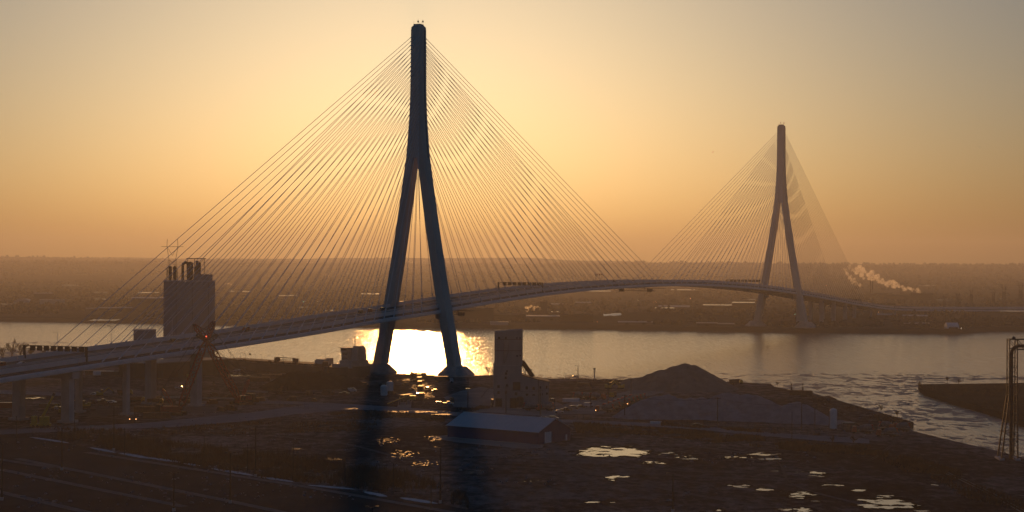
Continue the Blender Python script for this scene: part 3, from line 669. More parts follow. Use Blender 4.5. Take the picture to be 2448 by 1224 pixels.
k = MB(); k.beam((bxp(1250), 10, zz(874)), (bxp(1258), 10, zz(895)), 0.3); k.box((bxp(1273), 9, zz(901)), (0.15, .15, 2.6)); k.box((bxp(1273), 9, zz(888)), (1.2, .4, .5)); k.build('flood_lamp', M['dark_steel'], o)
for px in (1203, 1219, 1233): k = MB(); k.tube((bxp(px), 5, zz(791)), (bxp(px), 5, zz(786)), 0.07, n=4); k.build('vent_pipe', M['dark_steel'], tw)
# thin pipes on the tower front
k = MB(); k.path([(bxp(1207), -0.3, zz(820)), (bxp(1207), -0.3, zz(838)), (bxp(1204), -0.3, zz(866))], 0.1, 5); k.path([(bxp(1217), -0.3, zz(820)), (bxp(1216), -0.3, zz(840)), (bxp(1208), -0.3, zz(866)), (bxp(1203), -0.3, zz(868))], 0.1, 5); k.build('drain_pipe', M['rust'], tw)

# dark blue shed
A_, B_, C_ = at(1070, 1044), at(1286, 1062), at(1376, 1052)
o = thing('metal_shed', 'long dark blue metal shed with a pale roof standing on the empty lot', 'shed', (B_[0], B_[1], 0), hdg(A_, B_))
Ls = math.hypot(B_[0] - A_[0], B_[1] - A_[1]); Ws = 22.0; he, hr = 4.7, 9.2
k = MB(); k.loft([[(x, 0, 0), (x, Ws, 0), (x, Ws, he), (x, Ws / 2, hr), (x, 0, he)] for x in (-Ls, 0)]); k.build('wall', M['blue'], o)
M['zinc'] = mat('pale_metal_roof', (0.58, 0.60, 0.64), 0.55, var=0.06, scale=0.3, spec=0.3)
for (y0, z0, y1, z1) in ((-0.7, he - .28, Ws / 2, hr + .02), (Ws + .7, he - .28, Ws / 2, hr + .02)):
    k = MB(); k.loft([[(x, y0, z0), (x, y1, z1), (x, y1, z1 + .16), (x, y0, z0 + .16)] for x in (-Ls - .6, .6)]); k.build('roof', M['zinc'], o)
k = MB()
for i in range(20):
    x = -Ls + i * Ls / 19; k.beam((x, -.68, he - .08), (x, Ws / 2, hr + .22), .16, .1)
k.build('roof_seams', M['zinc'], o, kind='stuff')
k = MB(); k.box((-Ls / 2, -.78, he - .3), (Ls + 1.2, .2, .2)); k.build('gutter', M['dark_steel'], o)
k = MB(); k.box((-Ls / 2, Ws / 2, hr + .1), (Ls + 1.2, .5, .18)); k.build('ridge', M['zinc'], o)
k = MB(); k.box((0.06, 6.6, 0), (0.12, 4.4, 4.4)); d = k.build('roller_door', M['white'], o); 
k = MB(); k.box((0.06, 19.0, 0), (0.12, 1.1, 2.4)); k.build('door', M['white'], o)
k = MB(); k.box((0.2, 6.6, 4.45), (0.25, 4.8, .15)); k.build('door_hood', M['blue'], o)
# white upright tank
o = thing('upright_tank', 'white upright cylindrical tank beside the road near the wharf', 'tank', (*xy(1992, 1027), 0))
k = MB(); k.lathe([(1.62, 0.5), (1.62, 8.2), (1.3, 8.8), (.6, 9.1)], 20); k.build('shell', M['white'], o)
for t in range(4):
    a = R(45 + 90 * t); k = MB(); k.box((1.4 * math.cos(a), 1.4 * math.sin(a), 0), (.25, .25, .8)); k.build('leg', M['dark_steel'], o)
k = MB(); k.box((-1.75, -.2, 0), (.12, .5, 8.0)); k.build('ladder', M['dark_steel'], o)
# small steel rack beside the tank
o = thing('pipe_rack', 'low open steel rack between the upright tank and a mixer truck', 'rack', (*xy(2030, 1030), 0))
k = MB()
for x in (-2.6, 0, 2.6):
    for y in (0, 3): k.beam((x, y, 0), (x, y, 3.2), .18)
for y in (0, 3): k.beam((-2.6, y, 3.1), (2.6, y, 3.1), .2); k.beam((-2.6, y, 0.2), (0, y, 3.1), .12)
k.build('frame', M['dark_steel'], o); k = MB(); k.box((0, 1.5, 3.2), (5.4, 3.4, .15)); k.build('platform', M['dark_steel'], o)

# far right: tall pipe tower over the side channel
PT = at(2418, 1098)
o = thing('pipe_tower', 'tall black lattice tower holding a thick bent pipe over the icy channel', 'lattice tower', (PT[0], PT[1], 0), R(-4))
u = mpp(PT[1]); top_z = zat(2418, 811, PT[1])
def tower_leg(x0, x1, y0, y1, h): k = MB(); k.beam((x0, y0, 0), (x1, y1, h), .55); k.build('leg', M['dark_steel'], o)
xl0, xl1 = (2390 - 2418) * u, (2409.5 - 2418) * u; xr = (2428 - 2418) * u; hk = top_z * 0.53
for y in (-2.2, 2.2):
    k = MB(); k.beam((xl0, y * 1.6, 0), (xl1, y, hk), .5); k.beam((xl1, y, hk - .2), (xl1, y, top_z), .34); k.build('leg', M['dark_steel'], o)
    k = MB(); k.beam((xr, y * 1.6, 0), (xr, y, hk), .5); k.beam((xr, y, hk - .2), (xr, y, top_z), .34); k.build('leg', M['dark_steel'], o)
br = MB(); n = 13
def lx(z): return interp([(0, xl0), (hk, xl1), (top_z, xl1)], z)
def ly(z): return interp([(0, 3.5), (hk, 2.2), (top_z, 2.2)], z)
for i in range(n):
    z0, z1 = top_z * i / n, top_z * (i + 1) / n
    for sy in (-1, 1):
        br.beam((lx(z1), sy * ly(z1), z1), (xr, sy * ly(z1), z1), .17)
        a, b = ((lx(z0), z0), (xr, z1)) if i % 2 else ((xr, z0), (lx(z1), z1)); br.beam((a[0], sy * ly(a[1]), a[1]), (b[0], sy * ly(b[1]), b[1]), .14)
    for xx in (0, 1):
        f = (lambda z: xr) if xx else lx
        br.beam((f(z1), -ly(z1), z1), (f(z1), ly(z1), z1), .15); br.beam((f(z0), -ly(z0), z0), (f(z1), ly(z1), z1), .12)
br.build('bracing', M['dark_steel'], o)
pr = MB(); xp = (2417 - 2418) * u; zp = zat(2418, 827, PT[1]); rb = 2.8
pts = [(xp, 0, 0), (xp, 0, zp - rb)] + [(xp + rb - rb * math.cos(t), 0, zp - rb + rb * math.sin(t)) for t in [math.pi / 2 * q / 6 for q in range(1, 7)]] + [(62, 0, zp)]
for a, b in zip(pts, pts[1:]): pr.tube(a, b, .62, n=12, caps=False)
pr.build('pipe', M['rust'], o)
tr = MB()
for y in (-2.2, 2.2):
    tr.beam((xl1, y, top_z), (62, y, top_z), .3); tr.beam((xr, y, zp - 1.2), (62, y, zp - 1.2), .3); x = xr; s = 0
    while x < 60: tr.beam((x, y, zp - 1.2 if s else top_z), (x + 3.2, y, top_z if s else zp - 1.2), .18); x += 3.2; s = 1 - s
tr.build('truss', M['dark_steel'], o)
k = MB(); k.tube((xr + 4.3, 0, top_z), (xr + 4.3, 0, top_z + 6), .16, n=5); k.build('mast', M['dark_steel'], o)
k = MB(); k.lathe([(.1, 0), (.75, .2), (.6, .7), (.1, 1.1)], 10, (xp + .8, 0, top_z)); k.build('valve_cap', M['dark_steel'], o)
for px, nm in ((xl0, 0), (xr, 1)):
    k = MB(); k.box((px, 0, -.2), (1.8, 8.6, .9)); k.build('footing', M['concrete'], o)

# moored lake freighter
q0, q1 = at(500, 877, 0), at(872, 902, 0)
dx, dy = q1[0] - q0[0], q1[1] - q0[1]; Lq = math.hypot(dx, dy); ang = math.atan2(dy, dx)
SL = 176.0; e = Vector((dx / Lq, dy / Lq)); n_v = Vector((-e.y, e.x))
st = Vector((q1[0], q1[1])) + e * -14.5 + n_v * 3.0                                 # stern end, ship lies off the quay
o = thing('lake_freighter', 'long lake freighter moored at the quay with its white bridge house at the stern', 'ship', (st.x, st.y, WATER_Z), ang + math.pi); o.scale = (.86, .86, .86)
# local +x runs from stern to bow, local -y is the river side after the turn
hd_ = 8.2
def station(x, w, zb, zt): return [(x, -w + 23 / 2 - 23 / 2 - 11.5 + (0), zb), (x, w - 11.5, zb), (x, w - 11.5, zt), (x, -w - 11.5, zt)]
k = MB(); rr = []
for x, w, zb, zt in ((0, 6.5, 1.5, hd_ + 1.4), (6, 10.0, -.8, hd_ + .9), (16, 11.4, -1, hd_), (SL - 30, 11.4, -1, hd_), (SL - 14, 9, -1, hd_ + .6), (SL - 4, 4, -1, hd_ + 1.6), (SL, .6, 1, hd_ + 2.2)):
    rr.append([(x, -w - 11.5, zt), (x, -w * .97 - 11.5, zb), (x, w * .97 - 11.5, zb), (x, w - 11.5, zt)])
k.loft(rr); k.build('hull', mat('ship_hull', (0.085, 0.06, 0.055), 0.6, var=0.3, scale=0.15), o)
k = MB(); k.box((SL / 2 + 8, -11.5, hd_), (SL - 70, 16, 1.3)); k.build('hatch_coaming', M['rust'], o)
M['ship_white'] = mat('ship_white', (0.55, 0.50, 0.47), 0.5, var=0.15, scale=0.3)
k = MB(); k.box((13, -11.5, hd_), (20, 20, 2.7)); k.box((10, -11.5, hd_ + 2.703), (13, 17, 2.6)); k.build('deck_house', M['ship_white'], o)
k = MB(); k.box((5.2, -11.5, hd_ + 5.306), (7, 9, 9.4), taper=.92); k.box((5.2, -11.5, hd_ + 14.71), (5.5, 6, 1.2)); k.build('funnel', M['ship_white'], o)
k = MB(); k.box((12.5, -11.5, hd_ + 5.306), (7.2, 14, 6.2)); ho = k.build('bridge_house', M['ship_white'], o)
k = MB(); k.box((13.2, -11.5, hd_ + 11.51), (8.6, 22, .25)); k.box((13.2, -11.5, hd_ + 11.763), (6.6, 15, 2.6)); wh = k.build('wheelhouse', M['ship_white'], o)
k = MB(); k.box((13.2, -11.5, hd_ + 14.366), (8.2, 18, .3)); k.build('wheelhouse_roof', M['ship_white'], o)
k = MB(); k.box((16.55, -11.5, hd_ + 12.6), (.1, 14.4, 1.1)); k.box((13.2, -3.95, hd_ + 12.6), (6, .1, 1.1)); k.build('window', M['glass'], wh)
for lv in (6.6, 9.4):
    k = MB(); 
    for i in range(5): k.box((10 + i * 1.2, -4.42, hd_ + lv), (.6, .12, .8))
    k.build('window', M['glass'], ho)
k = MB(); k.tube((9, -11.5, hd_ + 14.6), (9, -11.5, hd_ + 22.5), .22, .1, 6); k.beam((8.2, -11.5, hd_ + 19), (9.8, -11.5, hd_ + 19), .15); k.beam((9, -13, hd_ + 21), (9, -10, hd_ + 21), .2); k.beam((8.0, -11.5, hd_ + 22.2), (10.2, -11.5, hd_ + 22.2), .35, .2); k.build('mast', M['dark_steel'], o)
k = MB(); k.box((17.5, -11.5, hd_ + 2.7), (2.6, 8, 1.8)); k.build('locker', M['ship_white'], o)
k = MB(); k.beam((22, -13, hd_ + .4), (11, -4.5, hd_ + 6.5), .5); k.beam((26, -13, hd_ + .4), (14, -4, hd_ + 6.0), .4); k.build('stairway', M['rust'], o)
k = MB()
for x in range(30, int(SL) - 12, 3):
    for y in (-1.0, -22.0): k.tube((x, y, hd_), (x, y, hd_ + 1.1), .05, n=4)
for y in (-1.0, -22.0): k.tube((26, y, hd_ + 1.1), (SL - 14, y, hd_ + 1.1), .05, n=4)
k.build('railing', M['dark_steel'], o)
k = MB(); k.box((42, -11.5, hd_ + 1.3), (9, 9, 3.6)); k.box((36, -11.5, hd_ + 1.3), (3.5, 4, 4.6)); k.box((48.5, -11.5, hd_ + 1.3), (3, 5, 2.6)); k.tube((41, -11.5, hd_ + 4), (41, -11.5, hd_ + 11), .1, n=5); k.build('winch_house', M['ship_white'], o)
k = MB(); k.box((74, -11.5, hd_ + 1.3), (2.4, 4, 2.8)); k.box((95, -11.5, hd_ + 1.3), (2.4, 4, 2.8)); k.beam((74, -11.5, hd_ + 4.1), (96, -11.5, hd_ + 4.1), .5); k.beam((74, -11.5, hd_ + 2.6), (96, -11.5, hd_ + 2.6), .3)
for i in range(9): k.beam((75 + i * 2.4, -11.5, hd_ + 2.6), (75 + i * 2.4, -11.5, hd_ + 4.1), .15)
k.build('hatch_crane', M['rust'], o)
for x in (30, 60, 78, 103, 110, 122, 128, 140):
    k = MB(); k.path([(x, -3, hd_), (x, -3, hd_ + 5.5), (x + .6, -3, hd_ + 6.3), (x + 1.8, -3, hd_ + 6.3)], .1, 5); k.box((x + 1.8, -3, hd_ + 6.0), (.6, .3, .3)); k.build('deck_lamp', M['dark_steel'], o)
for i in range(16):
    k = MB(); x = 34 + i * 7.5; k.box((x, -3.4 + .8 * hash2(i, 3), hd_), (1.2 + 2 * hash2(i, 1), 1.2, .8 + 1.4 * hash2(i, 2))); k.build('winch', M['rust'], o)
k = MB(); k.box((118, -5, hd_), (.12, .12, 6.4)); k.box((119.2, -5, hd_ + 5.2), (2.4, .05, 1.2)); k.build('flag', M['dark_steel'], o)
# gangway boom seen at the quay
o = thing('quay_hopper', 'small rusty hopper tower standing on the quay beside the freighter stern', 'hopper', (*xy(778, 896), 0))
k = MB(); k.box((0, 0, 5.5), (4, 4, 3), taper=.8)
k.build('bin', M['rust'], o)
for sx in (-1.7, 1.7):
    for sy in (-1.7, 1.7): k = MB(); k.beam((sx, sy, 0), (sx, sy, 5.5), .35); k.build('leg', M['rust'], o)

# ------------------------------------------------------------ cranes
def lattice(k, a, b, w, r, seg=None, taper=0.35):
    """four-chord lattice boom from a to b, slim at both ends"""
    a, b = Vector(a), Vector(b); L = (b - a).length; d = (b - a) / L
    up = Vector((0, 0, 1)) if abs(d.z) < .9 else Vector((0, 1, 0)); s = d.cross(up).normalized(); t = s.cross(d)
    n = seg or max(4, int(L / (w * 1.4))); C = []
    for i in range(n + 1):
        f = i / n; ww = w / 2 * min(1, taper + (1 - taper) * min(f, 1 - f) / .12)
        C.append([a + d * (L * f) + s * (x * ww) + t * (y * ww) for x, y in ((-1, -1), (1, -1), (1, 1), (-1, 1))])
    for i in range(n):
        for j in range(4):
            k.beam(C[i][j], C[i + 1][j], r); q = (j + 1) % 4
            k.beam(C[i][j], C[i + 1][q], r * .7); 
            if i: k.beam(C[i][j], C[i][q], r * .6)
def crawler_crane(label, base, tip, jib_tip, mast_tip, light=None):
    o = thing('crawler_crane', label, 'crane', base, 0, 'red lattice crawler cranes')
    T = rel(tip, base); J = rel(jib_tip, base); Q = rel(mast_tip, base)
    hd = Vector((T[0], T[1], 0)).normalized() if abs(T[0]) + abs(T[1]) > .1 else Vector((1, 0, 0)); a = math.atan2(hd.y, hd.x)
    ca, sa = math.cos(a), math.sin(a)
    def loc(x, y, z): return (x * ca - y * sa, x * sa + y * ca, z)
    for sy in (-3.2, 3.2):
        k = MB(); k.box(loc(0, sy, 0), (9.5, 1.3, 1.5), a); k.build('crawler_track', M['black'], o)
    k = MB(); k.box(loc(0, 0, .7), (4, 5.4, 1.0), a); k.box(loc(-2, 0, 1.703), (9, 3.6, 2.4), a); hs = k.build('machinery_house', M['red'], o)
    k = MB(); k.box(loc(-7.4, 0, 1.9), (2.2, 5, 3.0), a); k.build('counterweight', M['dark_steel'], o)
    k = MB(); k.box(loc(1.8, 2.6, 2.0), (2, 1.4, 2.4), a); k.build('cab', M['glass'], o)
    k = MB(); lattice(k, loc(2.2, 0, 2.6), T, 2.6, .38); bm = k.build('boom', M['red'], o)
    k = MB(); lattice(k, T, J, 1.9, .34); k.build('jib', M['red'], bm)
    k = MB(); lattice(k, T, Q, 1.7, .3); k.build('jib_mast', M['rust'], bm)
    k = MB(); back = loc(-6, 0, 12)
    lattice(k, loc(-1, 0, 4), back, 1.2, .14); k.build('back_mast', M['red'], o)
    k = MB()
    for y in (-.7, .7):
        k.tube(loc(-6, y, 12), (T[0], T[1] + y, T[2]), .07, n=4); k.tube(loc(-7, y, 4), loc(-6, y, 12), .07, n=4); k.tube((Q[0], Q[1] + y, Q[2]), (J[0], J[1] + y, J[2]), .08, n=4); k.tube(loc(-6, y, 12), (Q[0], Q[1] + y, Q[2]), .06, n=4)
    k.build('pendant', M['dark_steel'], o)
    hz = max(6.0, J[2] * .35)
    k = MB(); k.tube(J, (J[0], J[1], hz), .06, n=4); k.box((J[0], J[1], hz - 1.6), (.9, .6, 1.6)); k.build('hook_block', M['dark_steel'], o)
    k = MB(); k.lathe([(.6, -.25), (.6, .25)], 10, J); k.build('sheave', M['dark_steel'], o)
    if light:
        k = MB(); k.lathe([(.05, 0), (.32, .3), (.05, .6)], 8, (T[0], T[1], T[2] + 1.2)); k.build('warning_lamp', emis('red_lamp', (1, .12, .05), 4), o)
b1 = at(418, 992); b2_ = at(577, 966)
crawler_crane('red crawler crane whose boom rises over the deck and bends towards the silo block', b1, atY(493, 812, 800), atY(512, 768, 812), atY(470, 800, 800), True)
crawler_crane('red crawler crane farther along with its boom leaning back across the deck', b2_, atY(497, 818, 842), atY(464, 776, 830), atY(520, 800, 842))
# yellow truck-mounted crane
o = thing('mobile_crane', 'small yellow telescopic crane raised beside the approach pier', 'crane', at(97, 1022), R(8))
u = mpp(at(97, 1022)[1])
k = MB(); k.box((0, 0, .8), (8.6, 2.8, .9)); k.build('chassis', M['yellow'], o)
k = MB(); k.box((-2.6, 0, 1.703), (2.2, 2.6, 3.2)); k.build('counterweight', M['yellow'], o); k = MB(); k.box((1.6, 0, 1.703), (3.8, 2.6, 3.0)); k.box((2.2, -1.31, 3.2), (1.8, .06, 1.2)); k.build('cab', M['yellow'], o)
k = MB(); k.beam((.4, 0, 3.6), (3.2, 0, 9.5), 1.1); k.beam((3.1, 0, 9.3), (5.2, 0, 13.6), .85); bm = k.build('boom', M['yellow'], o)
k = MB(); k.beam((5.1, 0, 13.4), (5.7, 0, 14.6), 1.15); k.build('boom_head', M['dark_steel'], bm)
for x in (-3, -1.2, 1.4, 3.2):
    for y in (-1.35, 1.35):
        k = MB(); k.tube((x, y - .18, .6), (x, y + .18, .6), .6, n=12); k.build('wheel', M['black'], o)

# ------------------------------------------------------------ vehicles (forward is +x)
def wheels(o, xs, y, r, w=.25):
    for x in xs:
        for s in (-1, 1):
            k = MB(); k.tube((x, s * y - w / 2, r), (x, s * y + w / 2, r), r, n=12); t = k.build('wheel', M['black'], o)
def make_car(m, label, kind='sedan', name='parked_car', group='parked cars'):
    o = thing(name, label, 'car', (0, 0, 0), 0, group)
    if kind == 'pickup': pts = [(-2.8, .45), (2.8, .45), (2.8, 1.0), (1.5, 1.15), (.8, 1.85), (-.7, 1.85), (-.8, 1.2), (-2.8, 1.2)]
    elif kind == 'van': pts = [(-2.5, .4), (2.5, .4), (2.5, 1.1), (1.9, 1.3), (1.3, 2.2), (-2.5, 2.2)]
    elif kind == 'suv': pts = [(-2.3, .4), (2.3, .4), (2.3, 1.0), (1.2, 1.15), (.6, 1.75), (-2.1, 1.75), (-2.3, 1.1)]
    else: pts = [(-2.25, .35), (2.25, .35), (2.25, .8), (1.2, .95), (.5, 1.42), (-1.0, 1.42), (-1.8, 1.0), (-2.25, .95)]
    k = MB(); k.side(pts, -.88, .88); b = k.build('body', m, o)
    zt = max(p[1] for p in pts); zl = zt - .55
    x1 = .75 if kind != 'van' else 1.5; x0 = {'pickup': -.6, 'van': -.2, 'suv': -1.9, 'sedan': -1.1}[kind]
    k = MB(); k.side([(x0, zl), (x1, zl), (x1 - .35, zt - .08), (x0 + .15, zt - .08)], -.9, .9); k.build('window', M['glass'], o)
    wheels(o, (-1.45, 1.45), .84, .34)
    return o
M['car_white'] = mat('car_white', (.62, .62, .64), .25, var=.05); M['car_dark'] = mat('car_dark', (.03, .032, .038), .22, var=.1); M['car_red'] = mat('car_red', (.25, .02, .02), .25, var=.1); M['car_silver'] = mat('car_silver', (.32, .33, .35), .25, metal=.5, var=.05)
def put(px, py, z=0): p = at(px, py, z); return (p[0], p[1], z)
cars = [  # kind, paint, px, py, heading, label
 ('sedan', 'car_white', 1336, 987, 10, 'white sedan nearest the road among cars parked past the concrete plant'),
 ('pickup', 'car_dark', 1352, 983, 12, 'dark pickup parked behind the white sedan near the concrete plant'),
 ('suv', 'car_silver', 1372, 978, 14, 'silver SUV parked between the dark pickup and the dark sedan'),
 ('sedan', 'car_dark', 1388, 975, 14, 'dark sedan parked beyond the silver SUV towards the mixer row'),
 ('van', 'car_white', 1408, 973, 14, 'white van with lit roof parked at the end of the car row by the mixers'),
 ('sedan', 'car_white', 1301, 1002, -3, 'white sedan on the road behind the blue shed ridge'),
 ('suv', 'car_silver', 1324, 1003.5, -3, 'silver SUV on the road behind the shed gable'),
 ('sedan', 'car_dark', 1668, 1019.5, -4, 'lone black car driving on the road below the grey gravel ridge'),
 ('suv', 'car_white', 141, 980, 5, 'white SUV parked between the yellow crane and the approach pier'),
 ('sedan', 'car_white', 226, 945, -12, 'white sedan parked on the track left of the slim bridge pier'),
 ('sedan', 'car_white', 268, 964, -18, 'white sedan parked beside the yellow excavator under the bridge'),
 ('pickup', 'car_dark', 246, 962, 10, 'dark pickup parked next to the yellow excavator under the bridge'),
 ('pickup', 'car_white', 430, 930, 6, 'white pickup on the yard beside the warehouse wall'),
 ('suv', 'car_white', 566, 889, 160, 'white SUV on the shiny quay pavement beside the warehouse corner'),
 ('sedan', 'car_dark', 580, 884, 150, 'dark sedan on the shiny quay pavement near the freighter'),
 ('pickup', 'car_dark', 823, 944, 0, 'dark pickup parked in front of the black ore heap'),
 ('van', 'car_white', 842, 937, 4, 'white van parked in front of the black ore heap'),
 ('van', 'car_dark', 1000, 949, 90, 'dark van with a sunlit windscreen in the glinting yard between the pylon legs'),
 ('pickup', 'car_dark', 1040, 938, 70, 'dark pickup with a sunlit hood between the pylon legs'),
 ('sedan', 'car_dark', 1022, 931, 80, 'dark sedan beyond the sunlit pickup in the glinting yard'),
 ('suv', 'car_silver', 1052, 968, 0, 'silver SUV parked near the road below the farther ribbed plant'),
 ('pickup', 'car_white', 1072, 968, 0, 'white pickup parked near the road beside the silver SUV'),
 ('sedan', 'car_white', 1375, 903, 5, 'white car by the river bank near the navigation beacon'),
 ('suv', 'car_dark', 1320, 960, 100, 'dark SUV backed against the concrete plant end wall'),
]
protos = {}
def car(kind, paint, loc, rz, label, name='parked_car', group='parked cars'):
    key = (kind, paint)
    if key not in protos: protos[key] = make_car(M[paint], label, kind, name, group); o = protos[key]; o.location = loc; o.rotation_euler = (0, 0, rz); return o
    r = copy_tree(protos[key], loc, rz, label, group); r.name = name; return r
for kd, pt, px, py, hd, lb in cars: car(kd, pt, put(px, py), R(hd), lb)

def make_mixer(label):
    o = thing('mixer_truck', label, 'mixer truck', (0, 0, 0), 0, 'concrete mixer trucks')
    k = MB(); k.box((-.6, 0, .7), (8.4, 1.1, .5)); k.build('chassis', M['dark_steel'], o)
    k = MB(); k.side([(2.7, .7), (4.6, .7), (4.6, 1.9), (4.2, 3.0), (2.7, 3.0)], -1.2, 1.2); cb = k.build('cab', M['red'], o)
    k = MB(); k.side([(4.22, 1.95), (4.62, 1.95), (4.28, 2.85), (4.2, 2.85)], -1.05, 1.05); k.build('windscreen', M['glass'], cb)
    k = MB(); pr = [(.45, -3.0), (.75, -2.8), (1.15, -1.6), (1.3, .2), (1.15, 1.6), (.6, 2.3)]; n = 14; vs = []; tl = R(12)
    for r, x in pr:
        for q in range(n):
            t = 2 * math.pi * q / n; y, z = r * math.cos(t), r * math.sin(t); vs.append((x * math.cos(tl) + z * math.sin(tl) - .6, y, 2.5 - x * math.sin(tl) + z * math.cos(tl)))
    fs = [(i * n + q, i * n + (q + 1) % n, (i + 1) * n + (q + 1) % n, (i + 1) * n + q) for i in range(len(pr) - 1) for q in range(n)] + [tuple(range(n - 1, -1, -1)), tuple(range((len(pr) - 1) * n, len(pr) * n))]
    k.add(vs, fs); k.build('drum', mat('dusty_drum', (.30, .27, .27), .6, var=.4, scale=.6, spec=.2), o, smooth=True)
    k = MB(); k.beam((-3.6, 0, 2.9), (-4.6, 0, 1.6), .5, .3); k.box((-3.7, 0, 3.1), (.9, .9, .7), taper=1.2); k.build('chute', M['red'], o)
    wheels(o, (3.7, -1.4, -2.7), 1.0, .52, .35)
    return o
mx = [(1446, 985, 172, 'mixer truck nearest the road at the head of the angled parked row'), (1462, 979, 172, 'second mixer truck of the angled row, just behind the head one'), (1475, 974.5, 172, 'third mixer truck of the angled parked row'),
      (1486, 970.5, 172, 'fourth mixer truck of the angled parked row'), (1496, 967, 172, 'fifth mixer truck of the angled parked row'), (1505, 963.5, 172, 'sixth mixer truck of the angled parked row'), (1514, 960, 172, 'seventh mixer truck of the angled parked row'),
      (1524, 957, 172, 'mixer truck at the far end of the angled row beside the grey ridge'), (1304, 982, 200, 'mixer truck with a striped drum loading at the concrete plant bays'), (1272, 981, 10, 'mixer truck washed down in front of the plant hall'),
      (1388, 955, 20, 'mixer truck standing alone left in the group behind the yard road'), (1408, 955, 15, 'mixer truck in the middle of the group behind the yard road'), (1428, 956, 20, 'mixer truck nearest the power pole behind the yard road'),
      (2063, 1036, 175, 'mixer truck standing next to the open steel rack'), (2122, 1044, 160, 'white mixer truck out in front near the wharf corner'), (2124, 1028, 10, 'mixer truck behind the white one near the wharf corner'), (2152, 1031, 165, 'mixer truck closest to the wharf wall')]
mp_ = None
for px, py, hd, lb in mx:
    if mp_ is None: mp_ = make_mixer(lb); mp_.location = put(px, py); mp_.rotation_euler = (0, 0, R(hd))
    else: copy_tree(mp_, put(px, py), R(hd), lb)

def make_trailer(label, m):
    o = thing('box_truck', label, 'truck', (0, 0, 0), 0, 'box trucks and trailers')
    k = MB(); k.box((-1.5, 0, 1.1), (9, 2.5, 2.7)); k.build('cargo_box', m, o)
    k = MB(); k.side([(3.3, .6), (5.4, .6), (5.4, 1.8), (5.0, 2.8), (3.3, 2.8)], -1.15, 1.15); c = k.build('cab', M['car_white'], o)
    k = MB(); k.side([(5.03, 1.85), (5.42, 1.85), (5.08, 2.65), (5.0, 2.65)], -1.0, 1.0); k.build('windscreen', M['glass'], c)
    wheels(o, (4.3, -3.2, -4.5), 1.05, .5, .3); return o
tp = None
for px, py, hd, lb in ((1008, 956, 88, 'box truck nearest the road in the glinting line between the pylon legs'), (1006, 938, 88, 'box truck second from the road in the glinting line'), (1004, 926, 90, 'box truck midway in the glinting line between the pylon legs'),
                       (1003, 916, 90, 'box truck second from the river in the glinting line'), (1002, 908, 90, 'box truck nearest the river in the glinting line'), (1062, 915, 5, 'box truck parked at the foot of the right pylon pedestal'),
                       (1180, 972, 95, 'box truck backed in beside the concrete plant tower'), (975, 960, 60, 'box truck on the pale dirt track between the pylon legs')):
    if tp is None: tp = make_trailer(lb, M['dark_steel']); tp.location = put(px, py); tp.rotation_euler = (0, 0, R(hd))
    else: copy_tree(tp, put(px, py), R(hd), lb)

def make_excavator(label):
    o = thing('excavator', label, 'excavator', (0, 0, 0), 0, 'yellow excavators')
    for s in (-1.2, 1.2): k = MB(); k.side([(-2, .3), (-1.6, 0), (1.6, 0), (2, .3), (1.7, .85), (-1.7, .85)], s - .3, s + .3); k.build('track', M['black'], o)
    k = MB(); k.box((-.4, 0, .9), (3.4, 2.6, 1.3)); k.box((-1.6, 0, 2.203), (1.2, 2.2, .5)); k.build('engine_house', M['yellow'], o)
    k = MB(); k.box((.8, .8, 2.2), (1.4, 1, 1.3)); k.build('cab', M['glass'], o)
    k = MB(); k.beam((1, -.2, 1.8), (4.2, -.2, 4.6), .5); k.beam((4.2, -.2, 4.6), (6.6, -.2, 2.6), .38); a = k.build('arm', M['yellow'], o)
    k = MB(); k.side([(6.2, 2.6), (7.0, 2.7), (7.1, 1.4), (6.3, 1.2)], -.8, .4); k.build('bucket', M['dark_steel'], a); return o
ep = None
for px, py, hd, lb in ((1455, 930, 10, 'excavator with its arm stretched towards the low flat-topped heap'), (1484, 930, 175, 'second excavator facing the first beside the low heap'), (205, 975, 175, 'yellow excavator under the approach viaduct beside parked cars'),
                       (240, 948, 20, 'excavator standing behind the cars under the viaduct'), (455, 905, 20, 'excavator in the yard beside the warehouse front'), (150, 990, 150, 'rusty excavator at the foot of the approach pier')):
    if ep is None: ep = make_excavator(lb); ep.location = put(px, py); ep.rotation_euler = (0, 0, R(hd))
    else: copy_tree(ep, put(px, py), R(hd), lb)
def make_dumper(label):
    o = thing('dump_truck', label, 'dump truck', (0, 0, 0), 0, 'dump trucks')
    k = MB(); k.side([(-4, 1.3), (1.4, 1.3), (2.2, 2.9), (1.4, 3.0), (-4.3, 2.7)], -1.3, 1.3); k.build('dump_body', M['rust'], o)
    k = MB(); k.side([(1.6, .6), (3.8, .6), (3.8, 1.8), (3.3, 2.7), (2.3, 2.7)], -1.15, 1.15); k.build('cab', M['yellow'], o)
    k = MB(); k.box((-.5, 0, .75), (8, 1, .5)); k.build('chassis', M['dark_steel'], o); wheels(o, (2.7, -1.8, -3.1), 1.05, .55, .4); return o
dp = None
for px, py, hd, lb in ((1465, 950, 255, 'dump truck raising dust on the yard road among the heaps'), (330, 962, 5, 'dump truck parked between the slim pier and the crane base'), (300, 944, 5, 'dump truck behind the slim bridge pier'),
                       (1760, 918, 0, 'dump truck at the foot of the tallest heap'), (372, 966, 10, 'dump truck near the crawler crane under the bridge')):
    if dp is None: dp = make_dumper(lb); dp.location = put(px, py); dp.rotation_euler = (0, 0, R(hd))
    else: copy_tree(dp, put(px, py), R(hd), lb)
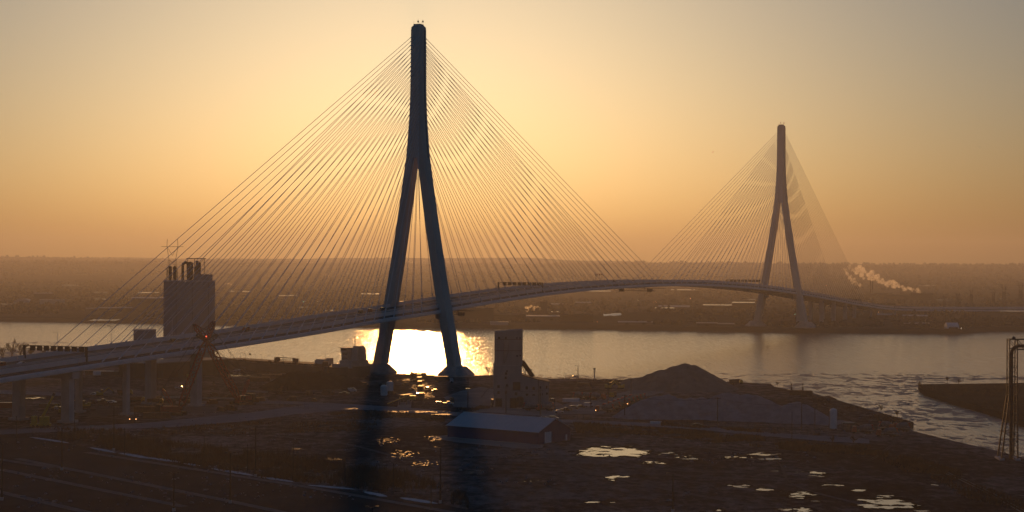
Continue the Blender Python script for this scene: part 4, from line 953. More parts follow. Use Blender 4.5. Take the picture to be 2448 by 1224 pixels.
def make_container(label, m):
    o = thing('shipping_container', label, 'container', (0, 0, 0), 0, 'containers and site boxes')
    k = MB(); k.box((0, 0, .05), (12.2, 2.44, 2.6)); 
    for i in range(24): k.box((-5.8 + i * .5, -1.24, .25), (.2, .06, 2.2)); k.box((-5.8 + i * .5, 1.24, .25), (.2, .06, 2.2))
    k.build('box', m, o); k = MB(); k.box((6.14, 0, .15), (.08, 2.3, 2.4)); k.build('door', M['dark_steel'], o); return o
cp = {}
for px, py, hd, mm, lb in ((228, 896, 2, 'rust', 'rust-brown container at the bank left of the slim pier'), (247, 897, 2, 'white', 'white container between two dark ones behind the bridge'), (266, 898, 2, 'dark_steel', 'dark container at the right end of the row behind the bridge'),
                           (375, 1000, 10, 'rust', 'rust-brown site box at the foot of the front crawler crane'), (352, 985, 8, 'rust', 'rust-brown site box behind the one near the front crane'), (590, 962, 5, 'rust', 'rust-brown box beside the farther crawler crane'), (1365, 961, 5, 'white', 'pale container beside the concrete plant hall'),
                           (1395, 921, 3, 'dark_steel', 'dark site cabin on the bank below the navigation beacon'), (118, 975, 0, 'dark_steel', 'dark grey site cabin behind the yellow crane'), (30, 975, 5, 'car_red', 'red container behind the viaduct column at the frame edge'),
                           (1568, 1013, 0, 'white', 'small white box at the roadside under the grey ridge'), (1915, 945, -12, 'rust', 'rusty skip on the wharf beside the spoil heap'), (650, 905, 5, 'rust', 'rust-coloured box standing in for a sunlit concrete slab by the shiny quay pavement'), (620, 912, 5, 'rust', 'second rust-coloured box standing in for a sunlit slab by the quay pavement')):  # last two boxes: rust colour stands in for sunlight on concrete slabs
    if mm not in cp: cp[mm] = make_container(lb, M[mm]); cp[mm].location = put(px, py); cp[mm].rotation_euler = (0, 0, R(hd))
    else: copy_tree(cp[mm], put(px, py), R(hd), lb, scale={1568: .42, 1365: .7, 1395: .6, 118: .8}.get(px))
# concrete pump with folded boom by the water
o = thing('concrete_pump', 'concrete pump truck with a bent boom against the brightest glitter', 'pump truck', put(1003, 899), R(180))
k = MB(); k.box((0, 0, .7), (9, 2.2, 1.4)); k.build('body', M['dark_steel'], o); k = MB(); k.box((5, 0, .7), (1.8, 2.3, 2.2)); k.build('cab', M['red'], o); wheels(o, (4.4, -2, -3.4), 1.0, .5)
k = MB(); k.beam((0, 0, 2), (4.6, 0, 9.2), .45); k.beam((4.6, 0, 9.2), (7.4, 0, 8.2), .35); k.beam((7.4, 0, 8.2), (9.0, 0, 7.0), .3); k.beam((4.0, 0, 5.6), (1.4, 0, 1.9), .25); k.beam((9.0, 0, 7.0), (9.0, 0, 6.2), .6); k.build('boom', M['dark_steel'], o)
for px, py, m_, lb in ((918, 946, 'white', 'pale cylindrical tank with a sunlit top at the left pylon foot'), (932, 936, 'white', 'second pale tank just behind the one at the left pylon foot'), (1243, 976, 'rust', 'rusty round drum standing between the two truck bays of the plant')):
    o = thing('storage_tank', lb, 'tank', put(px, py), 0, 'small storage tanks'); k = MB(); k.lathe([(1.9, .4), (1.9, 5.0), (1.2, 5.6), (.3, 5.8)], 16); k.build('shell', M[m_], o)
    k = MB(); k.box((0, 0, 0), (3, 3, .42)); k.build('base', M['concrete'], o)

# farther ribbed plant by the right pylon foot is small; open-sided screening plant in the yard
o = thing('screening_plant', 'small open steel screening plant with inclined belt near the left pylon foot', 'machine', put(955, 968), R(10))
k = MB(); k.beam((-6, 0, .6), (6, 0, 5.2), 1.0, .3); k.build('belt', M['yellow'], o)
for x in (-3.5, 0, 3.5): k = MB(); k.beam((x, .8, 0), (x, .8, .9 + (x + 6) * .38), .2); k.beam((x, -.8, 0), (x, -.8, .9 + (x + 6) * .38), .2); k.build('support', M['dark_steel'], o)
k = MB(); k.box((6.4, 0, 2.6), (2.6, 2.2, 2.0), taper=1.3); k.build('hopper', M['yellow'], o)

# ------------------------------------------------------------ poles, lamps, signs, beacon
def pole(kind, px, pyt, pyb, label, Y=None, hd=0.0):
    if Y is None: b = at(px, pyb); Y = b[1]
    b = atY(px, 628, Y); h = zat(px, pyt, Y)
    nm, ct, gp = {'lot': ('lot_lamp', 'lamp post', 'twin-headed lot lamps'), 'lamp': ('street_lamp', 'street lamp', 'lamp posts on the bank'), 'util': ('utility_pole', 'utility pole', 'wooden utility poles'), 'stake': ('lamp_pole', 'pole', 'slim bare poles')}[kind]
    o = thing(nm, label, ct, (b[0], Y, 0), hd, gp); r = .26 if kind != 'stake' else .17
    k = MB(); k.tube((0, 0, 0), (0, 0, h), r, r * .6, 8); p = k.build('pole', M['wood'] if kind == 'util' else M['black'], o)
    if kind in ('lot', 'lamp'):
        k = MB(); k.box((0, 0, 0), (.8, .8, .9)); k.build('footing', M['concrete'], o)
    if kind == 'lot':
        for s in (-1, 1):
            k = MB(); k.beam((0, 0, h - .15), (s * 1.0, 0, h + .1), .12); k.box((s * 1.25, 0, h), (.8, .5, .35)); k.build('lamp_head', M['dark_steel'], o)
    if kind == 'lamp':
        k = MB(); k.beam((0, 0, h - .05), (-1.3, 0, h + .15), .11); k.box((-1.6, 0, h + .02), (.7, .35, .2)); k.build('lamp_head', M['dark_steel'], o)
    if kind == 'util':
        k = MB(); k.beam((-1.2, 0, h - .5), (1.2, 0, h - .5), .15); k.build('crossarm', M['wood'], o)
        for s in (-1.1, -.4, .4, 1.1): k = MB(); k.lathe([(.06, 0), (.09, .15), (.03, .28)], 6, (s, 0, h - .42)); k.build('insulator', M['glass'], o)
    return (b[0], Y, h)
pole('lot', 7, 1060, 1196, 'twin-headed lot lamp at the edge of the frame, nearest the corner'); pole('lot', 418, 1131, 0, 'twin-headed lot lamp rising from below the picture in the lot middle', 493); pole('lot', 553, 1083, 1203, 'twin-headed lot lamp standing in the lot before the snow strip'); pole('lot', 892, 1213, 0, 'twin-headed lot lamp with only its heads showing at the bottom edge', 426)
pole('lamp', 150, 1020, 1124, 'lamp post behind the first snow patch beside the lot'); pole('lamp', 274, 972, 1077, 'lamp post on a concrete foot at the second snow patch'); pole('lamp', 613, 1019, 1140, 'tall lamp post at the middle of the snow strip'); pole('lamp', 1055, 1070, 1203, 'lamp post at the far end of the snow strip')
pole('lamp', 1611, 1133, 0, 'lone lamp post rising from the bottom edge below the big puddle', 495)
for i, (px, a, b) in enumerate(((300, 1022, 1090), (490, 1039, 1095), (703, 1060, 1135), (827, 1088, 1160), (943, 1108, 1180), (1033, 1150, 1215), (594, 1062, 1128), (41, 995, 1062), (180, 985, 1042))):
    pole('stake', px, a, b, 'slim bare pole among the brush ' + ('beside the second lamp post', 'between the snow patches and the road bend', 'beyond the snow strip middle', 'in the left pylon shadow', 'in the glinting field', 'just left of the last lamp post', 'near the tall lamp post', 'at the corner of the lot', 'between the lot and the yellow crane')[i])
U = [pole('util', 1120, 904, 975, 'utility pole just right of the right pylon foot'), pole('util', 1211, 923, 988, 'utility pole before the plant tower'), pole('util', 1293, 931, 993, 'utility pole before the plant hall end'), pole('util', 1414, 921, 976, 'utility pole beside the angled mixer row'),
     pole('util', 1495, 943, 1000, 'utility pole at the start of the grey gravel ridge'), pole('util', 1717, 950, 1014, 'utility pole halfway along the grey ridge'), pole('util', 1918, 963, 1030, 'utility pole at the end of the grey ridge')]
pole('util', 1455, 913, 962, 'utility pole behind the mixer row, before the excavators'); pole('util', 1510, 906, 948, 'utility pole at the foot of the tallest heap')
for i in range(1, len(U) - 1):
    a, b = U[i], U[i + 1]; k = MB()
    for off in (-1.1, 1.1):
        P = [(lerp(a[0], b[0], t / 12) + off, lerp(a[1], b[1], t / 12), lerp(a[2], b[2], t / 12) - .3 - 1.6 * 4 * (t / 12) * (1 - t / 12)) for t in range(13)]
        k.path(P, .035, 4)
    tag(k.build('power_line', M['black'], None), 'thin sagging power line ' + ('from the plant tower pole to the hall pole', 'from the hall pole to the mixer row pole', 'from the mixer row pole to the gravel ridge', 'over the first half of the grey ridge', 'over the second half of the grey ridge')[i - 1], 'wire', 'sagging power lines')
pole('stake', 1895, 984, 1049, 'slim bare pole at the roadside before the grey ridge end'); pole('lamp', 1383, 874, 905, 'lamp post at the water edge beside the beacon'); pole('stake', 1328, 953, 986, 'slim bare pole right of the plant hall')
b = at(1948, 1029); o = thing('sign_pole', 'tall pole with a dark square board on top near the upright tank', 'sign', (b[0], b[1], 0)); h = zat(1948, 952, b[1])
k = MB(); k.tube((0, 0, 0), (0, 0, h), .2, .15, 8); k.build('pole', M['dark_steel'], o); k = MB(); k.box((0, 0, h - 1.8), (1.9, .25, 1.8)); k.build('board', M['dark_steel'], o)
b = at(1421, 905); o = thing('navigation_beacon', 'river beacon with lantern and crosstree standing at the bank edge', 'beacon', (b[0], b[1], 0)); u = mpp(b[1]); h = 25 * u
k = MB(); k.tube((0, 0, 0), (0, 0, h * .85), .45, .3, 8); k.build('column', M['concrete'], o); k = MB(); k.box((0, 0, h * .62), (1.8, 1.8, .15)); k.beam((-1.2, 0, h * .72), (1.2, 0, h * .72), .12); k.build('platform', M['dark_steel'], o)
k = MB(); k.box((0, 0, h * .86), (1.5, .8, .9)); k.build('lantern', M['dark_steel'], o)
for px, lb in ((1892, 'mooring post with a lamp at the near end of the low jetty'), (1919, 'mooring post with a lamp at the wharf end of the low jetty')):
    b = at(px, 935); o = thing('mooring_dolphin', lb, 'mooring post', (b[0], b[1], -2), 0, 'mooring posts'); k = MB(); k.tube((0, 0, -1), (0, 0, 4.4), .5, .45, 10); k.build('post', M['dark_steel'], o); k = MB(); k.tube((0, 0, 4.4), (0, 0, 5.6), .1, n=5); k.box((0, 0, 5.4), (.8, .6, .9)); k.build('lamp_head', M['dark_steel'], o)
b = at(1906, 933); o = thing('jetty', 'low wooden jetty between two mooring posts at the wharf tip', 'jetty', (b[0], b[1], 0)); k = MB(); k.box((0, 0, -.2), (6, 4, .35)); k.build('platform', M['wood'], o)
for x in (-2.6, 2.6): k = MB(); k.tube((x, 1.5, -4), (x, 1.5, -.2), .2, n=6); k.tube((x, -1.5, -4), (x, -1.5, -.2), .2, n=6); k.build('pile', M['wood'], o)
# fences and barriers
def fence(a, b, label, h=2.2, step=3.0, rails=True):
    p, q = at(*a), at(*b); L = math.hypot(q[0] - p[0], q[1] - p[1]); o = thing('chain_fence', label, 'fence', (p[0], p[1], 0), hdg(p, q), 'wire fences')
    n = min(90, int(L / step)); k = MB()
    for i in range(n + 1): 
        x = L * i / n; k.tube((x, 0, 0), (x, 0, h), .06, n=5)
    k.build('posts', M['dark_steel'], o, kind='stuff'); k = MB()
    for z in (.3, h * .5, h - .05): k.tube((0, 0, z), (L, 0, z), .03, n=4)
    k.build('rail', M['dark_steel'], o)
fence((70, 1041), (620, 1136), 'wire fence between the lot and the brush along the snow'); fence((640, 1139), (1050, 1196), 'wire fence continuing past the tall lamp post'); fence((340, 932), (660, 921), 'wire fence behind the farther crawler crane')
fence((1380, 1003), (1590, 1014), 'wire fence along the road below the mixer row'); fence((1630, 1012), (1960, 1042), 'wire fence along the road below the grey ridge'); fence((2160, 1022), (2440, 1090), 'wire fence on the rim of the side channel', 1.1); fence((590, 968), (760, 980), 'wire fence beside the access road junction'); fence((180, 962), (330, 985), 'wire fence in front of the slim pier')
def wall_(a, b, label, h=.85):
    p, q = at(*a), at(*b); L = math.hypot(q[0] - p[0], q[1] - p[1]); o = thing('road_barrier', label, 'barrier', (p[0], p[1], 0), hdg(p, q), 'concrete barriers')
    k = MB(); k.loft([[(x, -.3, 0), (x, .3, 0), (x, .1, h), (x, -.1, h)] for x in (0, L)]); k.build('barrier_wall', mat('pale_barrier', (.45, .43, .43), .8, var=.2, scale=.5), o)
wall_((359, 950), (640, 957), 'pale concrete barrier line behind both crane bases'); wall_((215, 1021), (262, 1029), 'short pale kerb block beside the road bend'); wall_((590, 936), (640, 939), 'short pale wall beyond the farther crane'); wall_((0, 941), (46, 943), 'pale barrier between the viaduct columns at the edge')

# ------------------------------------------------------------ bridge furniture
GY = 3.4
def gantry(s, fn, h, label, panels, gap=.5, wf=1.0):
    a = fn(s, -17.4, GY); b = fn(s, 17.4, GY); o = thing('sign_gantry', label, 'gantry', (a[0], a[1], a[2]), hdg(a, b), 'overhead sign gantries over the roadway'); L = math.hypot(b[0] - a[0], b[1] - a[1]); dz = b[2] - a[2]
    for x, z in ((.2, 0), (L - .2, dz)): k = MB(); k.box((x, 0, z + .003), (1.0, .8, h)); k.build('post', M['dark_steel'], o)
    k = MB(); 
    for y in (-.5, .5):
        k.beam((0, y, h), (L, y, h), .22); k.beam((0, y, h - 1.4), (L, y, h - 1.4), .22)
        for i in range(14): k.beam((L * i / 14, y, h if i % 2 else h - 1.4), (L * (i + 1) / 14, y, h - 1.4 if i % 2 else h), .12)
    k.build('truss', M['dark_steel'], o); n = panels; w = (L * wf - 4) / n
    for i in range(n): k = MB(); k.box((3.6 + w * (i + .5), -.75, h - 2.2), (w * .72, .3, 2.3)); k.build('sign_panel', M['black'], o)
gantry(-352, near_fn, 6.6, 'sign gantry over the near approach, big and black beside the bare trees', 8)
gantry(160, bp_, 6.2, 'sign gantry just past the near pylon on the main span', 8)
gantry(712, bp_, 6.6, 'sign gantry close before the far pylon', 8); gantry(1160, bp_, 5.5, 'sign gantry at the far end of the cable-stayed part', 8); gantry(110, far_fn, 5.5, 'sign gantry on the curving far approach', 6)
def deck_lamp(s, off, fn, label, proto=[None]):
    p = fn(s, off, GY); hd = math.atan2(AX[1], AX[0])
    if proto[0] is None:
        o = thing('deck_lamp', label, 'street lamp', p, hd, 'lamp posts along the deck'); proto[0] = o
        k = MB(); k.tube((0, 0, 0), (0, 0, 10.5), .12, .08, 6); k.build('pole', M['white_steel'], o); k = MB(); k.beam((0, 0, 10.4), (0, 2, 10.7), .1); k.box((0, 2.2, 10.6), (.4, .9, .15)); k.build('lamp_head', M['dark_steel'], o)
    else: copy_tree(proto[0], p, hd, label)
spots = [(-330, 'the big near gantry'), (-290, 'the slim pier pair'), (-240, 'the crane tips'), (-190, 'the silo block'), (-130, 'the long gap before the near pylon'), (-70, 'the near pylon'), (-20, 'the near pylon legs'), (60, 'the first cables past the near pylon'), (120, 'the gantry past the near pylon')]
for s, t in spots: deck_lamp(s, -16.4, bp_, 'slim deck lamp post next to ' + t)
for s in range(200, 700, 50): deck_lamp(s, -16.4, bp_, 'slim deck lamp post along the crest of the main span')
for s in range(880, 1180, 50): deck_lamp(s, -16.4, bp_, 'slim deck lamp post beyond the far pylon')
dk = [(-372, -2, 'sedan', 'car_white', 'white car stopped under the near gantry'), (-382, -5, 'van', 'car_red', 'red van on the near approach behind the white car'), (-395, -3, 'suv', 'car_dark', 'dark SUV on the near approach behind the red van'), (-430, 4, 'van', 'car_red', 'red van at the frame edge on the near approach'),
      (-250, -9, 'suv', 'car_dark', 'dark SUV on the deck left of the silo block'), (-180, -11, 'van', 'car_red', 'red van on the deck just right of the crane tips'), (-60, -8, 'van', 'car_dark', 'dark van on the deck by the left pylon leg'), (-48, -8, 'van', 'car_red', 'red van lit by the sun between the pylon legs'), (-35, -6, 'van', 'car_dark', 'dark van between the near pylon legs behind the lit one'),
      (370, -8, 'van', 'car_dark', 'dark van on the crest of the span'), (385, -8, 'van', 'car_white', 'white van on the crest of the span'), (410, -6, 'pickup', 'car_dark', 'dark pickup on the crest of the span'), (520, -4, 'van', 'car_white', 'white van after the crest towards the far pylon')]
for s, off, kd, pt, lb in dk:
    p = bp_(s, off, 3.42) if s > -357 else near_fn(s, off, 3.42); c = car(kd, pt, p, math.atan2(AX[1], AX[0]) + (math.pi if off < 0 else 0), lb, 'deck_vehicle', 'vehicles on the bridge deck'); c['category'] = 'car'
def traveller(s, o0, o1, label):
    a = bp_(s, o0, -1.2); b = bp_(s, o1, -1.2); o = thing('inspection_traveller', label, 'work platform', a, hdg(a, b), 'hanging work platforms'); L = math.hypot(b[0] - a[0], b[1] - a[1])
    k = MB()
    for y in (-2, 2):
        k.beam((0, y, 0), (L, y, 0), .4); k.beam((L * .12, y, -2.4), (L * .8, y, -2.4), .3)
        n = 12
        for i in range(n): k.beam((lerp(L * .12, L * .8, i / n), y, -2.4 if i % 2 else 0), (lerp(L * .12, L * .8, (i + 1) / n), y, 0 if i % 2 else -2.4), .15)
    k.build('truss', M['dark_steel'], o); k = MB(); k.box((L / 2, 0, -.25), (L, 4, .2)); k.build('platform', M['dark_steel'], o)
    for x in (.3, .45, .6): k = MB(); k.box((L * x, 0, .2), (.5, 3, 1.0)); k.build('hanger', M['dark_steel'], o)
    for x in (.15, .7): k = MB(); k.box((L * x, 0, -3.2), (3.4, 3.6, 2.4)); k.build('cage', M['dark_steel'], o)
traveller(400, -20, 26, 'dark work platform hanging under the crest of the span'); traveller(30, -2, 24, 'dark work platform hanging beside the right leg of the near pylon')
# red and white marker mast at the crest
p = bp_(345, -12, GY); o = thing('marker_board', 'small red lettered board raised on thin masts at the crest of the span', 'sign', p, math.atan2(NX[1], NX[0]))
for x in (-2.6, 2.6): k = MB(); k.tube((x, 0, 0), (x, 0, 6.5), .09, n=5); k.build('mast', M['dark_steel'], o)
for i, w in enumerate((1.0, .6, 1.1, .7)): k = MB(); k.box((-2.6 + i * 1.7, 0, 6.4 + .25 * (i % 2)), (w, .2, 1.3)); k.build('panel', M['car_red'], o)

# ------------------------------------------------------------ trees and brush
def make_tree(name, label, cat, loc, h, seed, lev=5, spread=.55, group=None, trunk=.2, twig=.035, lean=0.0, base=.30):
    r = random.Random(seed); o = thing(name, label, cat, loc, 0, group); T = MB(); C = MB()
    def grow(p, d, L, rad, n):
        k = T if n >= lev - 1 else C; q = p + d * L; k.tube(p, q, rad, rad * .62, 5 if n > 2 else 3, caps=False)
        if n <= 0: return
        for i in range(3 if n < lev else 4):
            e = Vector((r.gauss(0, 1), r.gauss(0, 1), r.gauss(.25, .6))).normalized(); dd = (d * (1 - spread * .75) + e * spread).normalized(); dd.z = abs(dd.z) * .55 + .42; dd.normalize()
            grow(p + d * L * (r.uniform(.25, .95) if i else 1), dd, L * r.uniform(.55, .82), max(twig, rad * .5), n - 1)
    grow(Vector((0, 0, 0)), Vector((lean, 0, 1)).normalized(), h * base, trunk, lev)
    T.build('trunk', M['bark'], o); C.build('crown', M['bark'], o); return o
for px, py, h, s, lb in ((28, 862, 18, 1, 'tallest bare tree on the bank behind the near gantry'), (50, 863, 16, 2, 'bare tree leaning beside the tallest one behind the near gantry'), (74, 864, 14, 3, 'bare tree right of the tallest pair behind the near gantry'), (104, 866, 12, 4, 'small bare tree nearest the silo behind the near gantry'), (8, 862, 12, 5, 'small bare tree at the frame edge behind the gantry'), (-20, 860, 11, 6, 'bare tree just outside the frame beyond the gantry')):
    if px >= 0: make_tree('bare_tree', lb, 'tree', put(px, py), h, s, 6, .42, 'bare trees on the bank behind the gantry', .34, .06)
for px, py, h, s, lb in ((1168, 899, 8.5, 11, 'bare tree between the right pylon foot and the plant tower'), (1180, 900, 6, 12, 'smaller bare tree touching the plant tower'), (2265, 917, 5.5, 13, 'bushy bare tree on the spit across the channel'), (2292, 918, 4.2, 14, 'low bare bush on the spit right of the bushy tree'), (2197, 924, 3.5, 15, 'thin bare bush on the very tip of the spit'), (1858, 922, 3.4, 16, 'thin bush at the wharf before the jetty'),
                          (2106, 985, 5, 17, 'bare sapling on the wharf rim above the channel'), (2145, 998, 4, 18, 'low bare bush on the wharf rim'), (2040, 1062, 5, 19, 'bare bush beyond the road end'), (1990, 1060, 4.5, 20, 'dark bush beside the road end'), (1754, 914, 3, 21, 'thin bush at the foot of the tallest heap')):
    make_tree('bare_bush', lb, 'bush', put(px, py), h * 1.5, s, 5, .5, 'bare bushes', .12, .05, base=.2)
# dry brush belts: uncountable
def brush(name, zones, m, seed, dens, hmin, hmax):
    r = random.Random(seed); k = MB()
    for poly, n in zones:
        P = [at(*q) for q in poly]; xs_, ys_ = [p[0] for p in P], [p[1] for p in P]; c = 0; tries = 0
        def inside(x, y):
            w = False; j = len(P) - 1
            for i in range(len(P)):
                if (P[i][1] > y) != (P[j][1] > y) and x < (P[j][0] - P[i][0]) * (y - P[i][1]) / (P[j][1] - P[i][1]) + P[i][0]: w = not w
                j = i
            return w
        while c < n * dens and tries < n * dens * 12:
            tries += 1; x, y = r.uniform(min(xs_), max(xs_)), r.uniform(min(ys_), max(ys_))
            if not inside(x, y) or fbm(x * .09, y * .06, 3, seed) < .42: continue
            c += 1; hh = r.uniform(hmin, hmax) * (.6 + .9 * fbm(x * .05, y * .05, 2, seed + 3))
            for q in range(5):
                a = r.uniform(0, 6.28); t = r.uniform(.1, .5) * hh; b = r.uniform(.05, .13)
                k.add([(x - b * math.sin(a), y + b * math.cos(a), 0), (x + b * math.sin(a), y - b * math.cos(a), 0), (x + t * math.cos(a), y + t * math.sin(a), hh * r.uniform(.6, 1))], [(0, 1, 2)])
    return k.build(name, m, kind='stuff')
M['brush'] = mat('dry_brush', (0.12, 0.075, 0.058), 1.0, var=.5, scale=.12, spec=0.02); M['grass'] = mat('rusty_dry_grass', (0.17, 0.095, 0.065), 1.0, var=.45, scale=.1, spec=0.02)
brush('dry_brush', [([(130, 1044), (200, 1040), (420, 1062), (640, 1090), (860, 1120), (1020, 1150), (1120, 1190), (1120, 1218), (1050, 1200), (850, 1168), (640, 1145), (480, 1118), (300, 1082)], 5200)], M['brush'], 5, 1.0, 1.2, 4.2)
brush('dry_grass', [([(1370, 1012), (1632, 1028), (1809, 1044), (1990, 1060), (2078, 1066), (2200, 1100), (2300, 1130), (2300, 1150), (2100, 1090), (1900, 1078), (1760, 1064), (1560, 1042), (1380, 1036)], 6500), ([(700, 996), (886, 983), (1066, 997), (1066, 1010), (860, 1004)], 1400), ([(1580, 1013), (1960, 1040), (1960, 1045), (1580, 1018)], 900),
                    ([(2060, 1080), (2160, 1095), (2448, 1200), (2448, 1224), (2300, 1190)], 1500), ([(60, 1020), (240, 1028), (600, 1012), (900, 1010), (900, 1030), (500, 1040), (200, 1038)], 1800), ([(1135, 972), (1180, 976), (1145, 979)], 160), ([(1085, 978), (1150, 976), (1140, 983)], 260)], M['grass'], 6, 1.0, .5, 1.7)
brush('bank_weeds', [([(2200, 921), (2448, 918), (2448, 1000), (2300, 958), (2215, 934)], 1500), ([(1880, 934), (1928, 938), (2180, 1012), (2140, 1018), (1950, 960)], 900), ([(1182, 899), (1500, 910), (1720, 915), (1720, 919), (1182, 905)], 700), ([(-100, 856), (100, 864), (100, 872), (-100, 866)], 900)], M['brush'], 8, 1.0, .4, 1.4)
# rail tracks running out at the lower right
def rails():
    o = thing('railway_track', 'single railway track curving away through the dark field by the channel', 'railway', (0, 0, 0)); P = [at(x, y, 0) for x, y in ((2160, 1096), (2230, 1118), (2300, 1148), (2370, 1182), (2448, 1226), (2560, 1300))]
    for s in (-.75, .75):
        k = MB()
        for a, b in zip(P, P[1:]):
            d = Vector((b[0] - a[0], b[1] - a[1])).normalized(); k.beam((a[0] - d.y * s, a[1] + d.x * s, .22), (b[0] - d.y * s, b[1] + d.x * s, .22), .12, .18)
        k.build('rail', M['silo'], o)
    k = MB()
    for a, b in zip(P, P[1:]):
        L = math.hypot(b[0] - a[0], b[1] - a[1]); n = int(L / 1.2); h = math.atan2(b[1] - a[1], b[0] - a[0])
        for i in range(n): k.box((lerp(a[0], b[0], i / n), lerp(a[1], b[1], i / n), .02), (.28, 2.5, .1), h)
    k.build('sleepers', M['wood'], o, kind='stuff')
rails()
for i, (px, py) in enumerate(((1704, 364), (2342, 352))):
    p = atY(px, py, 700); o = thing('bird', ('small dark bird gliding in the sky between the two pylons', 'small dark bird gliding in the sky beyond the far pylon')[i], 'bird', p, R(20 + 40 * i)); k = MB()
    k.loft([[(x, -w, 0), (x, w, 0), (x, 0, w)] for x, w in ((-.35, .02), (-.1, .09), (.15, .09), (.32, .02))]); k.add([(-.1, 0, .05), (.12, 0, .05), (.0, .7, .3), (-.12, .65, .3)], [(0, 1, 2, 3)]); k.add([(-.1, 0, .06), (.12, 0, .06), (.0, -.7, .3), (-.12, -.65, .3)], [(0, 1, 2, 3)]); k.build('body', M['black'], o)

# ------------------------------------------------------------ the far bank
M['fw'] = mat('far_building_wall', (0.13, 0.105, 0.095), .85, var=.25, scale=.03, spec=.1); M['fr'] = mat('far_roof_pale', (0.42, 0.39, 0.39), .6, var=.15, scale=.02, spec=.3); M['fg'] = mat('glossy_flat_roof', (0.30, 0.27, 0.26), .18, var=.1, scale=.02); M['fd'] = mat('far_building_dark', (0.05, 0.04, 0.036), .8, var=.2, scale=.05, spec=.1)
def fz(x, y): return far_h(x, y)
def fpos(px, py, z=4.5):
    p = at(px, py, z)
    for _ in range(4): z = fz(p[0], p[1]); p = at(px, py, z)
    return (p[0], p[1], z)
def far_shed(px0, px1, pyb, hpx, label, wall='fw', roof='fr', depth=30, gable=False, group='industrial sheds across the river'):
    a, b = fpos(px0, pyb), fpos(px1, pyb); Y = (a[1] + b[1]) / 2; w = b[0] - a[0]; h = hpx * mpp(Y); o = thing('factory_shed', label, 'industrial building', ((a[0] + b[0]) / 2, Y, min(a[2], b[2]) - .5), -math.atan2((a[0] + b[0]) / 2, Y), group)
    k = MB(); k.box((0, depth / 2, 0), (w, depth, h * (.7 if gable else 1) + .5)); wl = k.build('wall', M[wall], o)
    k = MB()
    if gable: k.loft([[(x, -.5, h * .7 + .5), (x, depth / 2, h + .5), (x, depth + .5, h * .7 + .5)] for x in (-w / 2 - .5, w / 2 + .5)])
    else: k.box((0, depth / 2, h + .503), (w + .6, depth + .6, .8))
    k.build('roof', M[roof], o)
    if w > 12 and hpx > 5:
        n = max(1, min(5, int(w / 14)))
        for i in range(n): k = MB(); k.box((-w / 2 + w * (i + .5) / n, -.1, .5), (3.5, .2, min(4, h * .5))); k.build('door', M['fd'], wl)
